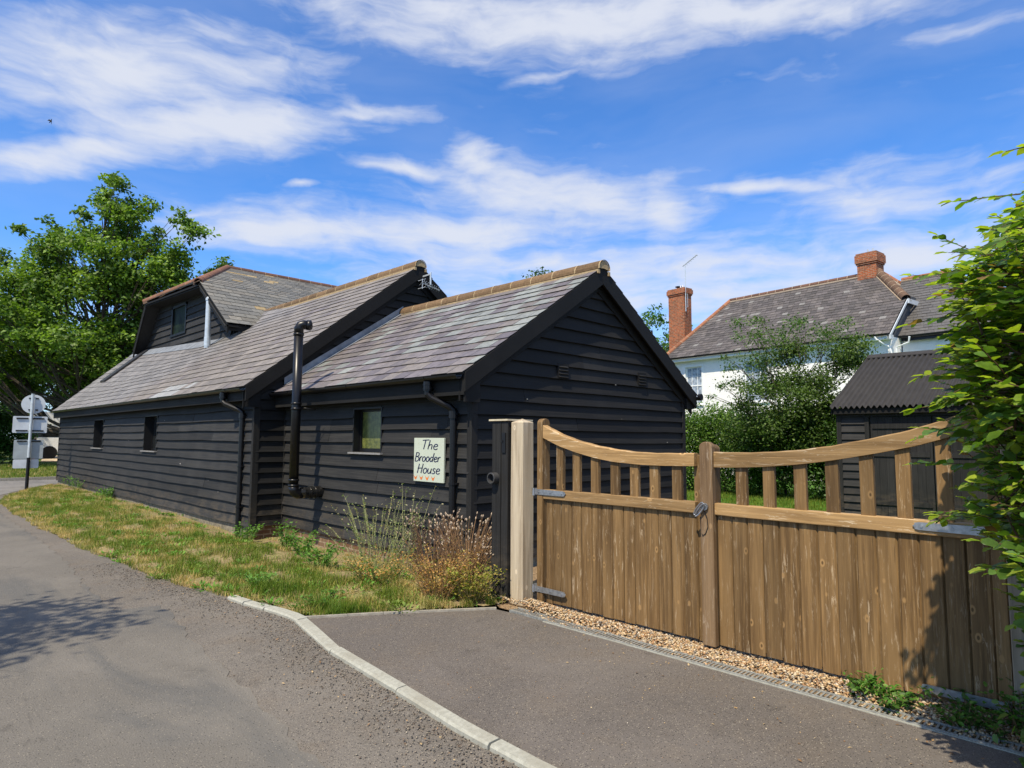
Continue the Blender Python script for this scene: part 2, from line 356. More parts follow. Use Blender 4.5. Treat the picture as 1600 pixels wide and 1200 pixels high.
def m_asphalt(name, base, speck=.5, patches=True, tint=(1, .96, .93), dust=0.):
    t = NT(name); a = t.noise(160, 3, .7); b = t.noise(.8, 5, .6, .5); v = t.voro(95); d = t.noise((1.6, .35, 1), 4, .6, .8); e = t.noise(4.5, 5, .65)
    k = tuple(base * x for x in tint)
    c = t.mix(t.ramp(a, .3, .7), tuple(x * .72 for x in k), tuple(x * 1.25 for x in k))
    if patches:
        cr = t.voro((1.1, .5, 1), 'DISTANCE_TO_EDGE', (3, 1, 0)); c = t.mix(t.math('MULTIPLY', t.ramp(cr, .012, .003), t.ramp(e, .5, .6, 0, .28)), c, (.03, .028, .026))
    c = t.mix(t.ramp(b, .38, .66, 0, .55), c, tuple(x * 1.35 for x in k)); c = t.mix(t.ramp(e, .5, .75, 0, .3), c, tuple(x * .7 for x in k))
    if patches: c = t.mix(t.ramp(d, .47, .66, 0, .7), c, (base * .66, base * .66, base * .64))
    if not patches: sn = t.noise(1.7, 4, .6, .4, (4, 9, 0)); c = t.mix(t.ramp(sn, .60, .72, 0, .5), c, tuple(x * .55 for x in k))
    if dust: c = t.mix(t.ramp(t.noise(2.4, 5, .7), .45, .7, 0, dust), c, (.15, .12, .09))
    r = t.voro(130, out='Color'); s = t.n('ShaderNodeSeparateColor'); t.l(r, s.inputs[0])
    w = t.math('MULTIPLY', t.math('GREATER_THAN', s.outputs[0], 1 - .10 * speck), t.math('LESS_THAN', t.voro(130), .40)); c = t.mix(w, c, (.28, .25, .20))
    w = t.math('MULTIPLY', t.math('LESS_THAN', s.outputs[0], .12 * speck), t.math('LESS_THAN', t.voro(130), .40)); c = t.mix(w, c, (.02, .02, .02))
    h = t.math('ADD', t.math('MULTIPLY', v, .7), a)
    return t.fin(c, .85, h, .55, .006, .25)
M['road'] = m_asphalt('worn_road_asphalt', .142, .5, tint=(1, .92, .80)); M['margin'] = m_asphalt('gritty_asphalt', .138, 1.6, False, (1, .90, .78), .45)
M['drive'] = m_asphalt('driveway_tarmac', .118, 1.0, False, (1, .89, .80), .28); M['side'] = m_asphalt('side_road_asphalt', .17, .4)

EDGE = [(-8, 2.35), (2.25, 2.37), (2.78, 2.37), (3.45, 2.436), (4.44, 2.527), (5.41, 2.73), (6.26, 2.63), (6.6, 2.59), (7.3, 2.48), (8.04, 2.38), (9.43, 2.26), (11.96, 2.155), (15.1, 2.10), (18.9, 2.15), (21.5, 2.45), (23.6, 3.15), (25.4, 4.0), (26.6, 4.8)]
def edge(y): return interp(EDGE, y)
ys = [-8 + .35 * i for i in range(99)]
sheet('road_margin', [(-3.2, -8)] + [(edge(y) + .12 + .04 * sin(y * 7.3) + .03 * sin(17 * y), y) for y in ys] + [(-3.2, 26.5)], -.004, M['margin'])
LANE = [(-8, 1.5), (2, 1.55), (3, 1.65), (4.2, 1.78), (5.5, 1.88), (6.5, 2.02), (6.85, 2.03), (6.88, 1.66), (8.2, 1.70), (10, 1.84), (12, 1.9), (16, 1.92), (20, 2.0), (22, 2.3)]
sheet('road', [(-3.1, -8)] + [(interp(LANE, y) + (.02 * sin(y * 11) + .015 * sin(y * 29)), y) for y in np.arange(-8, 22, .1)] + [(-3.1, 22)], 0, M['road'])
sheet('side_road', [(-40, 21.5), (2.2, 21.5), (3.2, 24.0), (4.3, 26.4), (60, 27.3), (60, 30.2), (-40, 28.6)], .004, M['side'])
# far kerb and shaded green beyond the side road
mb = MB(); 
for i in range(60):
    x = -20 + i; y = 28.9 + x * .016
    mb.box(x + .01, x + .99, y, y + .13, -.05, .11, (1, 1, 1))
M['concrete'] = flat('pale_concrete', (.30, .28, .24), .85, .2, 0, .18, 22)
tag(mb.build('far_kerb', M['concrete']), kind='structure')
t = NT('green_turf'); n = t.noise(.5, 5, .6); n2 = t.noise(22, 4, .7)
c = t.mix(t.ramp(n, .35, .65), (.05, .10, .02), (.12, .14, .045)); c = t.mix(t.ramp(n2, .4, .7, 0, .5), c, (.03, .06, .012)); M['turf'] = t.fin(c, .95, n2, .6, .03, .1)
sheet('green_bank', [(-40, 28.75), (60, 30.4), (90, 120), (-90, 120)], .05, M['turf'])
t = NT('yard_gravel'); n = t.noise(6, 5, .6); M['yard'] = t.fin(t.mix(n, (.40, .31, .20), (.55, .45, .32)), .9, n, .3, .02, .1)
sheet('gravel_yard', [(7.2, 48), (14, 45), (20, 58), (9.5, 62)], .08, M['yard'])
t = NT('lawn_turf'); n = t.noise(1.4, 5, .6); n2 = t.noise(40, 4, .7)
c = t.mix(t.ramp(n, .35, .65), (.06, .16, .02), (.11, .24, .04)); c = t.mix(t.ramp(n2, .4, .7, 0, .5), c, (.04, .11, .015)); M['lawn'] = t.fin(c, .9, n2, .7, .03, .1)
sheet('lawn', [(12.0, -2), (12.0, 13), (24, 15), (34, -4)], 0, M['lawn'])
t = NT('gravel_base'); n = t.noise(60, 4, .7); M['gravel_base'] = t.fin(t.mix(t.ramp(n, .3, .7), (.10, .065, .04), (.38, .27, .16)), .95, n, .8, .012, .1)
sheet('gravel_drive', [(4.34, -3), (4.30, 4.5), (4.9, 5.6), (12.2, 5.6), (12.2, -3)], .006, M['gravel_base'])
BACK = [(2.72, 5.46), (3.378, 5.06), (4.24, 4.47)]
sheet('driveway', [(edge(y) + .03, y) for y in np.arange(-8, 5.45, .3)] + BACK + [(4.27, 4.2), (4.25, 3), (4.25, -8)], .004, M['drive'])

# verge of rough grass between the road and the boarded wall
VP = [(edge(y) + .03 * sin(9 * y) + .03 * sin(23 * y), y) for y in np.arange(6.62, 26.5, .25)]
VERGE = [(2.83, 5.42)] + [(edge(6.2) + .10, 6.2)] + VP + [(5.3, 26.4), (5.3, 4.6), (4.45, 4.55), (4.22, 4.52), (3.378, 5.09)]
def sm(a, b, x):
    t = np.clip((x - a) / (b - a), 0, 1); return t * t * (3 - 2 * t)
def vz(x, y):
    x = np.asarray(x, float); y = np.asarray(y, float)
    h = .02 + .035 * np.sin(x * 2.1 + y * .9) * np.sin(y * 1.3 + .4)
    h = h - .11 * sm(3.7, 4.7, x) * sm(6.2, 7.4, y) * (1 - sm(10.8, 12.6, y)) + .05 * sm(3.0, 3.6, x) * (1 - sm(4.0, 4.4, x)) * sm(7, 9, y)
    return np.maximum(h * sm(0, .5, x - np.interp(y, [e[0] for e in EDGE], [e[1] for e in EDGE])) + .006, -.25)
g = .09; X_, Y_ = np.meshgrid(np.arange(2.0, 5.4, g), np.arange(4.3, 26.7, g)); nx = X_.shape[1]; ny = X_.shape[0]
Zv = vz(X_, Y_) + RNG.normal(0, .004, X_.shape); ci = inside(X_.ravel() , Y_.ravel(), VERGE).reshape(X_.shape)
vs = np.c_[X_.ravel(), Y_.ravel(), Zv.ravel()]; fs = []
for j in range(ny - 1):
    for i in range(nx - 1):
        if ci[j, i] and ci[j, i + 1] and ci[j + 1, i] and ci[j + 1, i + 1]: a = j * nx + i; fs.append((a, a + 1, a + nx + 1, a + nx))
mb = MB(); mb.add([tuple(v) for v in vs], fs)
t = NT('dry_verge_soil'); n = t.noise(2.2, 5, .6); n2 = t.noise(26, 5, .7); n3 = t.noise(90, 3, .6)
c = t.mix(t.ramp(n, .35, .65), (.24, .175, .10), (.17, .17, .06)); c = t.mix(t.ramp(n2, .42, .65, 0, .7), c, (.38, .29, .17)); c = t.mix(t.ramp(n3, .5, .7, 0, .5), c, (.07, .055, .03))
M['soil'] = t.fin(c, .95, n2, .7, .02, .1); vo = tag(mb.build('verge', M['soil'], smooth=True), kind='structure')

# grass blades on the verge
def rough_n(x, y): return np.sin(x * 5.3 + y * 2.1 + 2 * np.sin(y * 1.3)) * np.sin(y * 4.1 - x * 2.7) + .7 * np.sin(x * 11.3 - y * 7.9) * np.sin(y * 9.7 + x * 6.1) + .5 * np.sin(x * 23 + y * 17) * np.sin(y * 21 - x * 13)
def blades(name, N, poly, x0, x1, y0, y1, zf, h0, h1, w, kind='verge', parent=None, dens=None, lean=.5):
    x = RNG.uniform(x0, x1, N * 3); y = y0 + (y1 - y0) * RNG.power(.62 if kind == 'verge' else 1, N * 3)
    k = inside(x, y, poly) if poly else np.ones(len(x), bool)
    if dens is not None: k &= RNG.random(len(x)) < dens(x, y)
    x, y = x[k][:N], y[k][:N]; n = len(x); z = zf(x, y)
    P1 = np.sin(x * 4.1 + 1.7 * np.sin(y * 2.7)) * np.sin(y * 3.3 + 1.6 * np.sin(x * 3.9)); P2 = np.sin(x * 9.7 + y * 5.1) * np.sin(y * 8.1 - x * 4.2)
    dry = np.clip(.40 + .38 * P1 + .22 * P2 + RNG.normal(0, .16, n), 0, 1)
    if kind == 'verge': dry = np.clip(dry + .35 * sm(.35, 0., x - np.interp(y, [e[0] for e in EDGE], [e[1] for e in EDGE])) + .30 * sm(3.7, 4.3, x) , 0, 1)
    if kind == 'lawn': dry = dry * .25
    g1 = np.array([.045, .10, .010]); g2 = np.array([.19, .235, .03]); d = np.array([.44, .33, .14])
    u = RNG.random((n, 1)); cols = (g1 * (1 - u) + g2 * u); dm = sm(.42, .72, dry + RNG.normal(0, .12, n))[:, None]; cols = cols * (1 - dm) + d * dm * RNG.uniform(.7, 1.25, (n, 1))
    L_ = RNG.uniform(h0, h1, n) * (1.1 - .5 * dry)
    if kind == 'verge':
        tuft = sm(.55, .95, rough_n(x * .7 + 3, y * .7)); L_ = L_ * (1 + .7 * np.clip(P2, 0, 1) + .6 * tuft); cols = cols * (1 - .25 * tuft[:, None] * np.array([1, .5, 1])) * RNG.uniform(.7, 1.35, (n, 1))
    tv = [(-.5, 0, 0), (.5, 0, 0), (.32, .16, .55), (-.32, .16, .55), (.0, .45, 1.0)]
    tf = [(0, 1, 2, 3), (3, 2, 4, 4)]
    tf3 = [(0, 1, 2), (0, 2, 3), (3, 2, 4)]
    a = RNG.uniform(0, 2 * pi, n); c_, s_ = np.cos(a), np.sin(a); R = np.zeros((n, 3, 3)); R[:, 0, 0] = c_; R[:, 0, 1] = -s_; R[:, 1, 0] = s_; R[:, 1, 1] = c_; R[:, 2, 2] = 1
    le = RNG.uniform(.1, 1.6, n) * lean; scl = np.c_[np.full(n, w) * RNG.uniform(.6, 1.5, n), L_ * le * 1.6, L_]
    o = scatter(name, tv, tf3, np.c_[x, y, z - .004], R, scl, cols, M['grass'], parent); return o
bare = lambda x, y: 1 - .92 * sm(.15, .75, rough_n(x, y)) - 1.0 * sm(3.7, 4.12, x + .2 * np.sin(y * 3) * np.sin(y * 1.3)) * (rough_n(y, x) > -.7)
tag(blades('verge_grass', 95000, VERGE, 2.0, 4.85, 4.5, 26.4, vz, .030, .085, .0050, dens=bare, lean=.9), kind='stuff')
def farz(x, y): return np.full(len(x), .05)
tag(blades('lawn_grass', 26000, None, 13.5, 21.0, 4.0, 11.5, lambda x, y: np.zeros(len(x)), .05, .10, .012, kind='lawn', lean=.5), kind='stuff')
tag(blades('bank_grass', 16000, None, 2.0, 9.0, 29.3, 44, farz, .05, .14, .02, kind='bank', lean=.6), kind='stuff')

# kerb of flush concrete edgings round the driveway mouth
KIN = [(-8, 2.46), (2.2, 2.43), (2.78, 2.45), (3.477, 2.515), (4.44, 2.60), (5.1, 2.745), (5.45, 2.815), (5.85, 2.775), (6.2, 2.70), (6.6, 2.665)]
KOUT = [(-8, 2.37), (2.2, 2.34), (2.78, 2.36), (3.446, 2.425), (4.44, 2.505), (5.1, 2.635), (5.45, 2.705), (5.85, 2.67), (6.2, 2.605), (6.6, 2.575)]
mb = MB(); joints = [-6.5, -5.6, -4.7, -3.8, -2.9, -2.0, -1.1, -.2, .7, 1.6, 2.53, 3.47, 4.44, 5.36, 5.95, 6.28, 6.6]
for a, b in zip(joints, joints[1:]):
    n = max(2, int((b - a) / .15)); yy = [a + .006 + (b - a - .012) * i / n for i in range(n + 1)]; dz = random.uniform(-.004, .004); sh = random.uniform(-.008, .008)
    vs = []; 
    for y in yy:
        xo, xi = interp(KOUT, y) + sh, interp(KIN, y) + sh
        vs += [(xo, y, -.08), (xo, y, .016 + dz), (xo + .012, y, .028 + dz), (xi - .008, y, .030 + dz), (xi, y, .022 + dz), (xi, y, -.08)]
    fs = []
    for i in range(n):
        for k in range(5): fs.append((i * 6 + k, i * 6 + k + 1, (i + 1) * 6 + k + 1, (i + 1) * 6 + k))
    fs.append((0, 1, 2, 3, 4, 5)[::-1]); e = n * 6; fs.append(tuple(range(e, e + 6)))
    mb.add(vs, fs)
t = NT('kerb_concrete'); n = t.noise(35, 5, .7); n2 = t.noise(3, 4, .6); c = t.mix(t.ramp(n, .3, .7), (.28, .28, .24), (.38, .38, .33)); c = t.mix(t.ramp(n2, .45, .7, 0, .6), c, (.25, .235, .19))
M['kerb'] = t.fin(c, .9, n, .5, .004, .2); tag(mb.build('kerb', M['kerb']), kind='structure')
mb = MB(); 
for (a, b) in zip(BACK, BACK[1:]):
    d = Vector((b[0] - a[0], b[1] - a[1], 0)); nn = Vector((-d.y, d.x, 0)).normalized() * .028
    mb.obox((a[0], a[1], -.05), d * .995, nn, (0, 0, .072))
tag(mb.build('driveway_edging', M['concrete']), kind='structure')

# linear drain along the gate
dr = empty('channel_drain', (4.30, 1.0, 0), 'grey slotted channel drain running along the foot of the wooden gate', 'drain')
mb = MB(); y = 4.36
def dx(y): return 4.262 + .05 * sm(3.6, 4.5, y) 
while y > -1.4:
    y2 = y - .5
    x = float(dx(y - .25)); z = .016
    mb.box(x, x + .016, y2 + .003, y, -.06, z); mb.box(x + .104, x + .12, y2 + .003, y, -.06, z)
    for k in range(17):
        yk = y - .012 - k * .0288; mb.box(x + .016, x + .104, yk - .0115, yk, -.01, z - .002)
    y = y2
M['grate'] = flat('grate_grey', (.26, .265, .25), .6, .3, .2, .3, 40); mb.build('grating', M['grate'], dr)
mb = MB(); mb.box(4.262, 4.40, -1.4, 4.3, -.07, -.055); mb.build('channel', M['dark'], dr)
mb = MB(); mb.box(4.250, 4.260, -1.4, 3.9, -.05, .010); mb.build('edging', M['kerb'], dr)

# gravel: every pebble modelled, one mass
ICO = None
def pebble_tpl():
    v = []; f = []
    for i, (z, r) in enumerate(((-.5, .75), (.0, 1.0), (.5, .72))):
        for k in range(6): a = 2 * pi * (k + .5 * i) / 6; v.append((r * cos(a), r * sin(a), z))
    v += [(0, 0, .8), (0, 0, -.7)]
    for i in range(2):
        for k in range(6): a, b, c, d = i * 6 + k, i * 6 + (k + 1) % 6, (i + 1) * 6 + (k + 1) % 6, (i + 1) * 6 + k; f += [(a, b, c), (a, c, d)]
    for k in range(6): f += [(12 + k, 12 + (k + 1) % 6, 18), ((k + 1) % 6, k, 19)]
    return v, f
PV, PF = pebble_tpl()
def pebbles(name, x, y, z, s0, s1, pal, flatn=.6):
    n = len(x); nrm = RNG.normal(0, .45, (n, 3)); nrm[:, 2] = 1; R = rots(nrm, RNG.uniform(0, 6.28, n)); s = RNG.uniform(s0, s1, n)
    scl = np.c_[s * RNG.uniform(.8, 1.3, n), s * RNG.uniform(.6, 1, n), s * flatn * RNG.uniform(.6, 1.1, n)]
    pal = np.array(pal); c = pal[RNG.integers(0, len(pal), n)] * RNG.uniform(.75, 1.2, (n, 1))
    return tag(scatter(name, PV, PF, np.c_[x, y, z], R, scl, c, M['vcol'], smooth=True), kind='stuff')
GP = [(.50, .36, .20), (.46, .32, .17), (.38, .24, .12), (.56, .44, .28), (.48, .38, .26), (.32, .18, .09), (.54, .46, .35), (.25, .21, .17), (.42, .26, .14)]
N = 26000; y = RNG.uniform(-1.3, 4.75, N); lo = dx(y) + .118 - .10 * (RNG.random(N) < .035 + .25 * (np.sin(y * 1.9 + .6) > .75)); x = lo + (5.05 - lo) * RNG.random(N) ** 1.15
heap = (.045 * sm(4.36, 4.46, x) * (.7 + .3 * np.sin(y * 3 + x * 5)) + .05 * sm(3.7, 4.3, y) * sm(4.36, 4.5, x)) * (1 - .85 * sm(4.53, 4.62, x))
heap = heap * np.where(y < 1.3, .6, 1)
kx = ~((y > 4.35) & (x > 4.45))
pebbles('gravel', x[kx], y[kx], (.010 + heap + RNG.uniform(-.012, .006, N))[kx], .007, .0155, GP)
# loose stones on the road margin, the driveway and the verge edge
N = 5200; y = 1.5 + 8 * RNG.random(N) ** 1.3; e = np.interp(y, [q[0] for q in EDGE], [q[1] for q in EDGE]); x = e - .02 - np.abs(RNG.normal(0, .22, N)); SP = [(.13, .12, .105), (.20, .165, .13), (.08, .075, .07), (.30, .26, .20), (.16, .12, .09), (.24, .21, .18)]
pebbles('loose_grit', x, y, np.full(N, .002), .002, .0075, SP)
N = 420; y = RNG.uniform(.5, 5, N); x = RNG.uniform(2.6, 4.2, N); k = inside(x, y, [(2.5, .5), (4.2, .5), (4.2, 4.3), (2.85, 5.2), (2.6, 4)])
pebbles('driveway_grit', x[k], y[k], np.full(k.sum(), .007), .002, .0055, GP + SP)
N = 500; y = 4.5 + 14 * RNG.random(N) ** 1.6; x = np.interp(y, [q[0] for q in EDGE], [q[1] for q in EDGE]) + RNG.uniform(0, 2.2, N); k = inside(x, y, VERGE)
pebbles('verge_stones', x[k], y[k], vz(x[k], y[k]) + .004, .004, .014, SP + GP[:3])

# broad little leaves among the grass, and dry leaves and stalks blown about
N = 15000; y = 4.6 + 16 * RNG.random(N) ** 1.5; x = RNG.uniform(2.1, 4.85, N); k = inside(x, y, VERGE) & (rough_n(x * 1.3 + 4, y * 1.2) > .25); x, y = x[k], y[k]; n = len(x)
nr = RNG.normal(0, .5, (n, 3)); nr[:, 2] = 1; col = np.array([(.08, .19, .03), (.11, .22, .04), (.06, .14, .02), (.15, .22, .05)])[RNG.integers(0, 4, n)] * RNG.uniform(.7, 1.3, (n, 1))
tag(scatter('ground_leaves', [(0, 0, 0), (.45, .30, .10), (.45, -.30, .10), (1, 0, 0)], [(0, 2, 1), (1, 2, 3)], np.c_[x, y, vz(x, y) + RNG.uniform(.008, .045, n)], rots(nr, RNG.uniform(0, 6.28, n)), RNG.uniform(.012, .034, n), col, M['grass']), kind='stuff')
N = 420; t_ = RNG.random(N); y = np.where(t_ < .45, RNG.uniform(-.5, 4.3, N), RNG.uniform(1.5, 9, N)); e_ = np.interp(y, [q[0] for q in EDGE], [q[1] for q in EDGE]); x = np.where(t_ < .45, 4.2 - np.abs(RNG.normal(0, .35, N)), e_ - np.abs(RNG.normal(0, .25, N)) + .15 * (y > 6.7))
nr = RNG.normal(0, .35, (N, 3)); nr[:, 2] = 1; col = np.array([(.30, .20, .10), (.20, .12, .06), (.38, .28, .15), (.12, .08, .05)])[RNG.integers(0, 4, N)]
tag(scatter('leaf_litter', [(0, 0, 0), (.45, .30, .10), (.45, -.30, .10), (1, 0, 0)], [(0, 2, 1), (1, 2, 3)], np.c_[x, y, np.full(N, .008) + .02 * (y > 6.7) * (x > e_)], rots(nr, RNG.uniform(0, 6.28, N)), RNG.uniform(.008, .028, N), col, M['vcol']), kind='stuff')

cx_, cy_ = [], []
while len(cx_) < 150:
    a, b = random.uniform(2.3, 4.6), 4.9 + 15 * random.random() ** 1.4
    if inside(np.array([a]), np.array([b]), VERGE)[0]: cx_.append(a); cy_.append(b)
K_ = 46; cx_ = np.repeat(cx_, K_); cy_ = np.repeat(cy_, K_); n = len(cx_); rr = np.repeat(RNG.uniform(.05, .17, n // K_), K_); a = RNG.uniform(0, 6.28, n); r = rr * np.sqrt(RNG.random(n)); x = cx_ + r * np.cos(a); y = cy_ + r * np.sin(a)
dirs = np.c_[np.cos(a), np.sin(a), RNG.uniform(.1, 1.2, n)]; up_ = np.c_[RNG.normal(0, .3, (n, 2)), np.ones(n)]; cc = np.repeat(np.array([(.10, .24, .03), (.14, .27, .045), (.075, .17, .025), (.19, .27, .06)])[RNG.integers(0, 4, n // K_)], K_, axis=0) * RNG.uniform(.65, 1.3, (n, 1))
tag(scatter('broadleaf_weeds', [(0, 0, 0), (.35, .17, .05), (.35, -.17, .05), (.75, .13, .06), (.75, -.13, .06), (1, 0, 0)], [(0, 2, 1), (1, 2, 4), (1, 4, 3), (3, 4, 5)], np.c_[x, y, vz(x, y) + RNG.uniform(.0, .03, n)], rots_dir(dirs, up_), RNG.uniform(.025, .065, n), cc, M['grass']), kind='stuff')
# ================================================================== THE BLACK BARN
BARN = empty('barn', (4.45, 10.54, 0), 'long low black weatherboarded barn with slate roofs and a half-hipped cross range', 'barn')
PB = .175; ZB = .14
def rnd_tone(): v = random.choice([.8, .9, 1, 1, 1.1, 1.25, 1.05]) ; return (v, v, v)
def boards(mb, o, du, nrm, u0, u1, z0, z1, lim=None, holes=(), p=PB, joint=3.2, wav=.004):
    """feather-edged boards: o origin, du unit direction along the wall, nrm outward normal; lim(z)->(ua,ub); holes (ua,ub,za,zb)"""
    o, du, nrm = Vector(o), Vector(du), Vector(nrm); k = 0; z = z0
    while z < z1 - .01:
        zt = min(z + p, z1); ua, ub = (u0, u1)
        if lim: 
            a, b = lim(zt + .02); ua, ub = max(u0, a), min(u1, b)
        if ub - ua < .05: z += p; k += 1; continue
        cuts = {z, zt}
        for h in holes:
            for q in (h[2], h[3]):
                if z < q < zt: cuts.add(q)
        cuts = sorted(cuts)
        # joints along the board
        js = [ua]; u = ua + random.uniform(.6, joint)
        while u < ub - .4: js.append(u); u += random.uniform(joint * .6, joint * 1.2)
        js.append(ub); ph = random.uniform(0, 6)
        for ja, jb in zip(js, js[1:]):
            tn = rnd_tone(); dn = random.uniform(-.0015, .003)
            for za, zb in zip(cuts, cuts[1:]):
                segs = [(ja + .0012, jb - .0012)]
                for h in holes:
                    if h[2] < (za + zb) / 2 < h[3]:
                        ns = []
                        for a, b in segs:
                            if h[1] <= a or h[0] >= b: ns.append((a, b))
                            else:
                                if a < h[0]: ns.append((a, h[0]))
                                if h[1] < b: ns.append((h[1], b))
                        segs = ns
                for a, b in segs:
                    n = max(1, int((b - a) / .5)); vs = []; fs = []
                    for i in range(n + 1):
                        u = a + (b - a) * i / n; w = wav * sin(u * 1.9 + ph) + wav * .5 * sin(u * 5.1 + ph * 2)
                        fa = (za - z) / p; fb = (zb - z) / p; wa = w if za == z else 0; wb = 0
                        ea = .047 - .040 * fa + dn; eb = .047 - .040 * fb + dn
                        P = o + du * u
                        vs += [P + nrm * .0 + up * (za + wa), P + nrm * ea + up * (za + wa), P + nrm * eb + up * (zb + wb), P + nrm * 0 + up * zb]
                        if i: q = (i - 1) * 4; r_ = i * 4; fs += [(q, q + 1, r_ + 1, r_), (q + 1, q + 2, r_ + 2, r_ + 1), (q + 2, q + 3, r_ + 3, r_ + 2)]
                    fs += [(3, 2, 1, 0), (n * 4, n * 4 + 1, n * 4 + 2, n * 4 + 3)]
                    mb.add(vs, fs, tn)
        z += p; k += 1

# --- near wing: long side facing the road (x = 4.98)
X0, Y0, XR, RX = 4.98, 5.70, 9.70, 7.34; Y1, X1 = 10.54, 4.45
W1 = (Y1 - 8.29, Y1 - 7.56, 1.40, 2.03)
mb = MB(); boards(mb, (X0, Y1, 0), (0, -1, 0), (-1, 0, 0), 0, Y1 - Y0 + .0, ZB, 2.28, holes=[W1])
mb.box(X0 + .005, X0 + .10, Y0 + .01, 7.56, ZB + .02, 2.3, (.7,) * 3); mb.box(X0 + .005, X0 + .10, 8.29, Y1, ZB + .02, 2.3, (.7,) * 3)
mb.box(X0 + .005, X0 + .10, 7.56, 8.29, ZB + .02, 1.40, (.7,) * 3); mb.box(X0 + .005, X0 + .10, 7.56, 8.29, 2.03, 2.3, (.7,) * 3)
part(mb.build('wall', M['board_y'], BARN), 'black boarded side wall of the near wing with one small window')
# near gable facing the gate (y = 5.70)
ZE, ZR = 2.36, 4.10; SLN = (ZR - ZE) / (RX - 4.72)
def lim_n(z):
    h = (ZR - .10 - z) / SLN; return (RX - X0 - h, RX - X0 + h)
mb = MB(); boards(mb, (X0, Y0, 0), (1, 0, 0), (0, -1, 0), 0, XR - X0, ZB, 3.98, lim=lim_n, p=PB, joint=3.4)
mb.prism([(X0, Y0 + .006, ZB), (XR, Y0 + .006, ZB), (XR, Y0 + .006, 2.35), (RX, Y0 + .006, 3.98), (X0, Y0 + .006, 2.35)], (0, .05, 0), (.7,) * 3)
for (x_, z_, w_) in ((5.86, 2.10, .018), (7.75, 2.40, .022), (9.15, 1.55, .016), (7.9, 1.9, .008), (6.2, 1.3, .008)): mb.box(x_, x_ + w_, Y0 - .049, Y0 - .043, z_, z_ + w_ * .7, (16, 16, 15))
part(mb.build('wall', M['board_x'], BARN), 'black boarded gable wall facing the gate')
mb = MB(); mb.box(XR - .05, XR, Y0 + .06, Y1 - .01, ZB, 2.35); mb.box(X1 + .02, 11, 26.22, 26.30, ZB, 2.4); mb.box(10.7, 10.75, Y1, 26.2, ZB, 2.4); mb.build('back_wall', M['board_y'], BARN)
# corner boards
mb = MB(); mb.box(X0 - .045, X0 + .05, Y0 - .045, Y0 + .04, ZB - .02, 2.20); mb.box(XR - .05, XR + .04, Y0 - .045, Y0 + .04, ZB - .02, 2.3)
mb.box(X1 - .045, X1 + .06, Y1 - .045, Y1 + .03, ZB - .04, 2.25); mb.box(X0 - .045, X0 - .0315, Y1 - .05, Y1 - .031, ZB - .02, 2.25)
mb.box(X1 - .04, X1 + .02, 26.28, 26.36, ZB - .02, 2.35)
mb.each('corner_board', M['board_z'], BARN, bevel=.004)
# --- long range (x = 4.45) and its return
LW = 26.3
HW = [(LW - 16.61, LW - 15.66, 1.29, 2.085), (LW - 21.46, LW - 20.40, 1.29, 2.08)]
mb = MB(); boards(mb, (X1, LW, 0), (0, -1, 0), (-1, 0, 0), 0, LW - Y1, ZB, 2.30, holes=HW, joint=4.2, wav=.006)
segs = [(Y1, 15.66), (16.61, 20.40), (21.46, LW)]
for a, b in segs: mb.box(X1 + .005, X1 + .08, a + .01, b, ZB + .02, 2.4, (.7,) * 3)
for a, b in ((15.66, 16.61), (20.40, 21.46)): mb.box(X1 + .005, X1 + .08, a, b, ZB + .02, 1.285, (.7,) * 3); mb.box(X1 + .005, X1 + .08, a, b, 2.088, 2.4, (.7,) * 3)
for (y_, z_, w_) in ((13.95, 1.05, .05), (11.9, .62, .02), (15.1, 1.95, .02), (12.4, .80, .015), (17.8, 1.5, .02)): mb.box(X1 - .049, X1 - .043, y_, y_ + w_, z_, z_ + w_ * .5, (11, 10.5, 10))
part(mb.build('wall', M['board_y'], BARN), 'long black boarded roadside wall with two slit windows')
RXL, ZEL, ZRL = 7.64, 2.44, 5.12; SLL = (ZRL - ZEL) / (RXL - 4.20)
def lim_l(z):
    h = (ZRL - .12 - z) / SLL; return (RXL - X1 - h, RXL - X1 + h)
mb = MB(); boards(mb, (X1, Y1, 0), (1, 0, 0), (0, -1, 0), 0, 6.4, ZB, 4.95, lim=lim_l, joint=3)
mb.prism([(X1, Y1 + .006, ZB), (10.7, Y1 + .006, ZB), (10.7, Y1 + .006, 2.55), (RXL, Y1 + .006, 4.95), (X1, Y1 + .006, 2.47)], (0, .05, 0), (.7,) * 3)
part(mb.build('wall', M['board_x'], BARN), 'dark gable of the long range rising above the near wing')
# plinth of brick and rough concrete under the boards
mb = MB(); mb.box(X0 + .005, X0 + .2, Y0 + .03, Y1, -.28, ZB + .01); mb.box(X1 + .03, X0 + .1, Y1 + .01, Y1 + .2, -.28, ZB + .01)
M['brick_d'] = m_brick('dirty_brick', 1, (.15, .085, .05), (.20, .14, .09)); part(mb.build('plinth', M['brick_d'], BARN), 'low dirty brick plinth'); 
mb = MB(); mb.box(X1 + .004, X1 + .2, Y1 + .2, LW - .02, -.28, ZB + .01); mb.box(X0 + .2, XR, Y0 + .015, Y0 + .2, -.28, ZB + .01)
M['oldconc'] = flat('rough_plinth_concrete', (.20, .18, .14), .95, .15, 0, .35, 12); part(mb.build('plinth', M['oldconc'], BARN), 'rough concrete plinth')

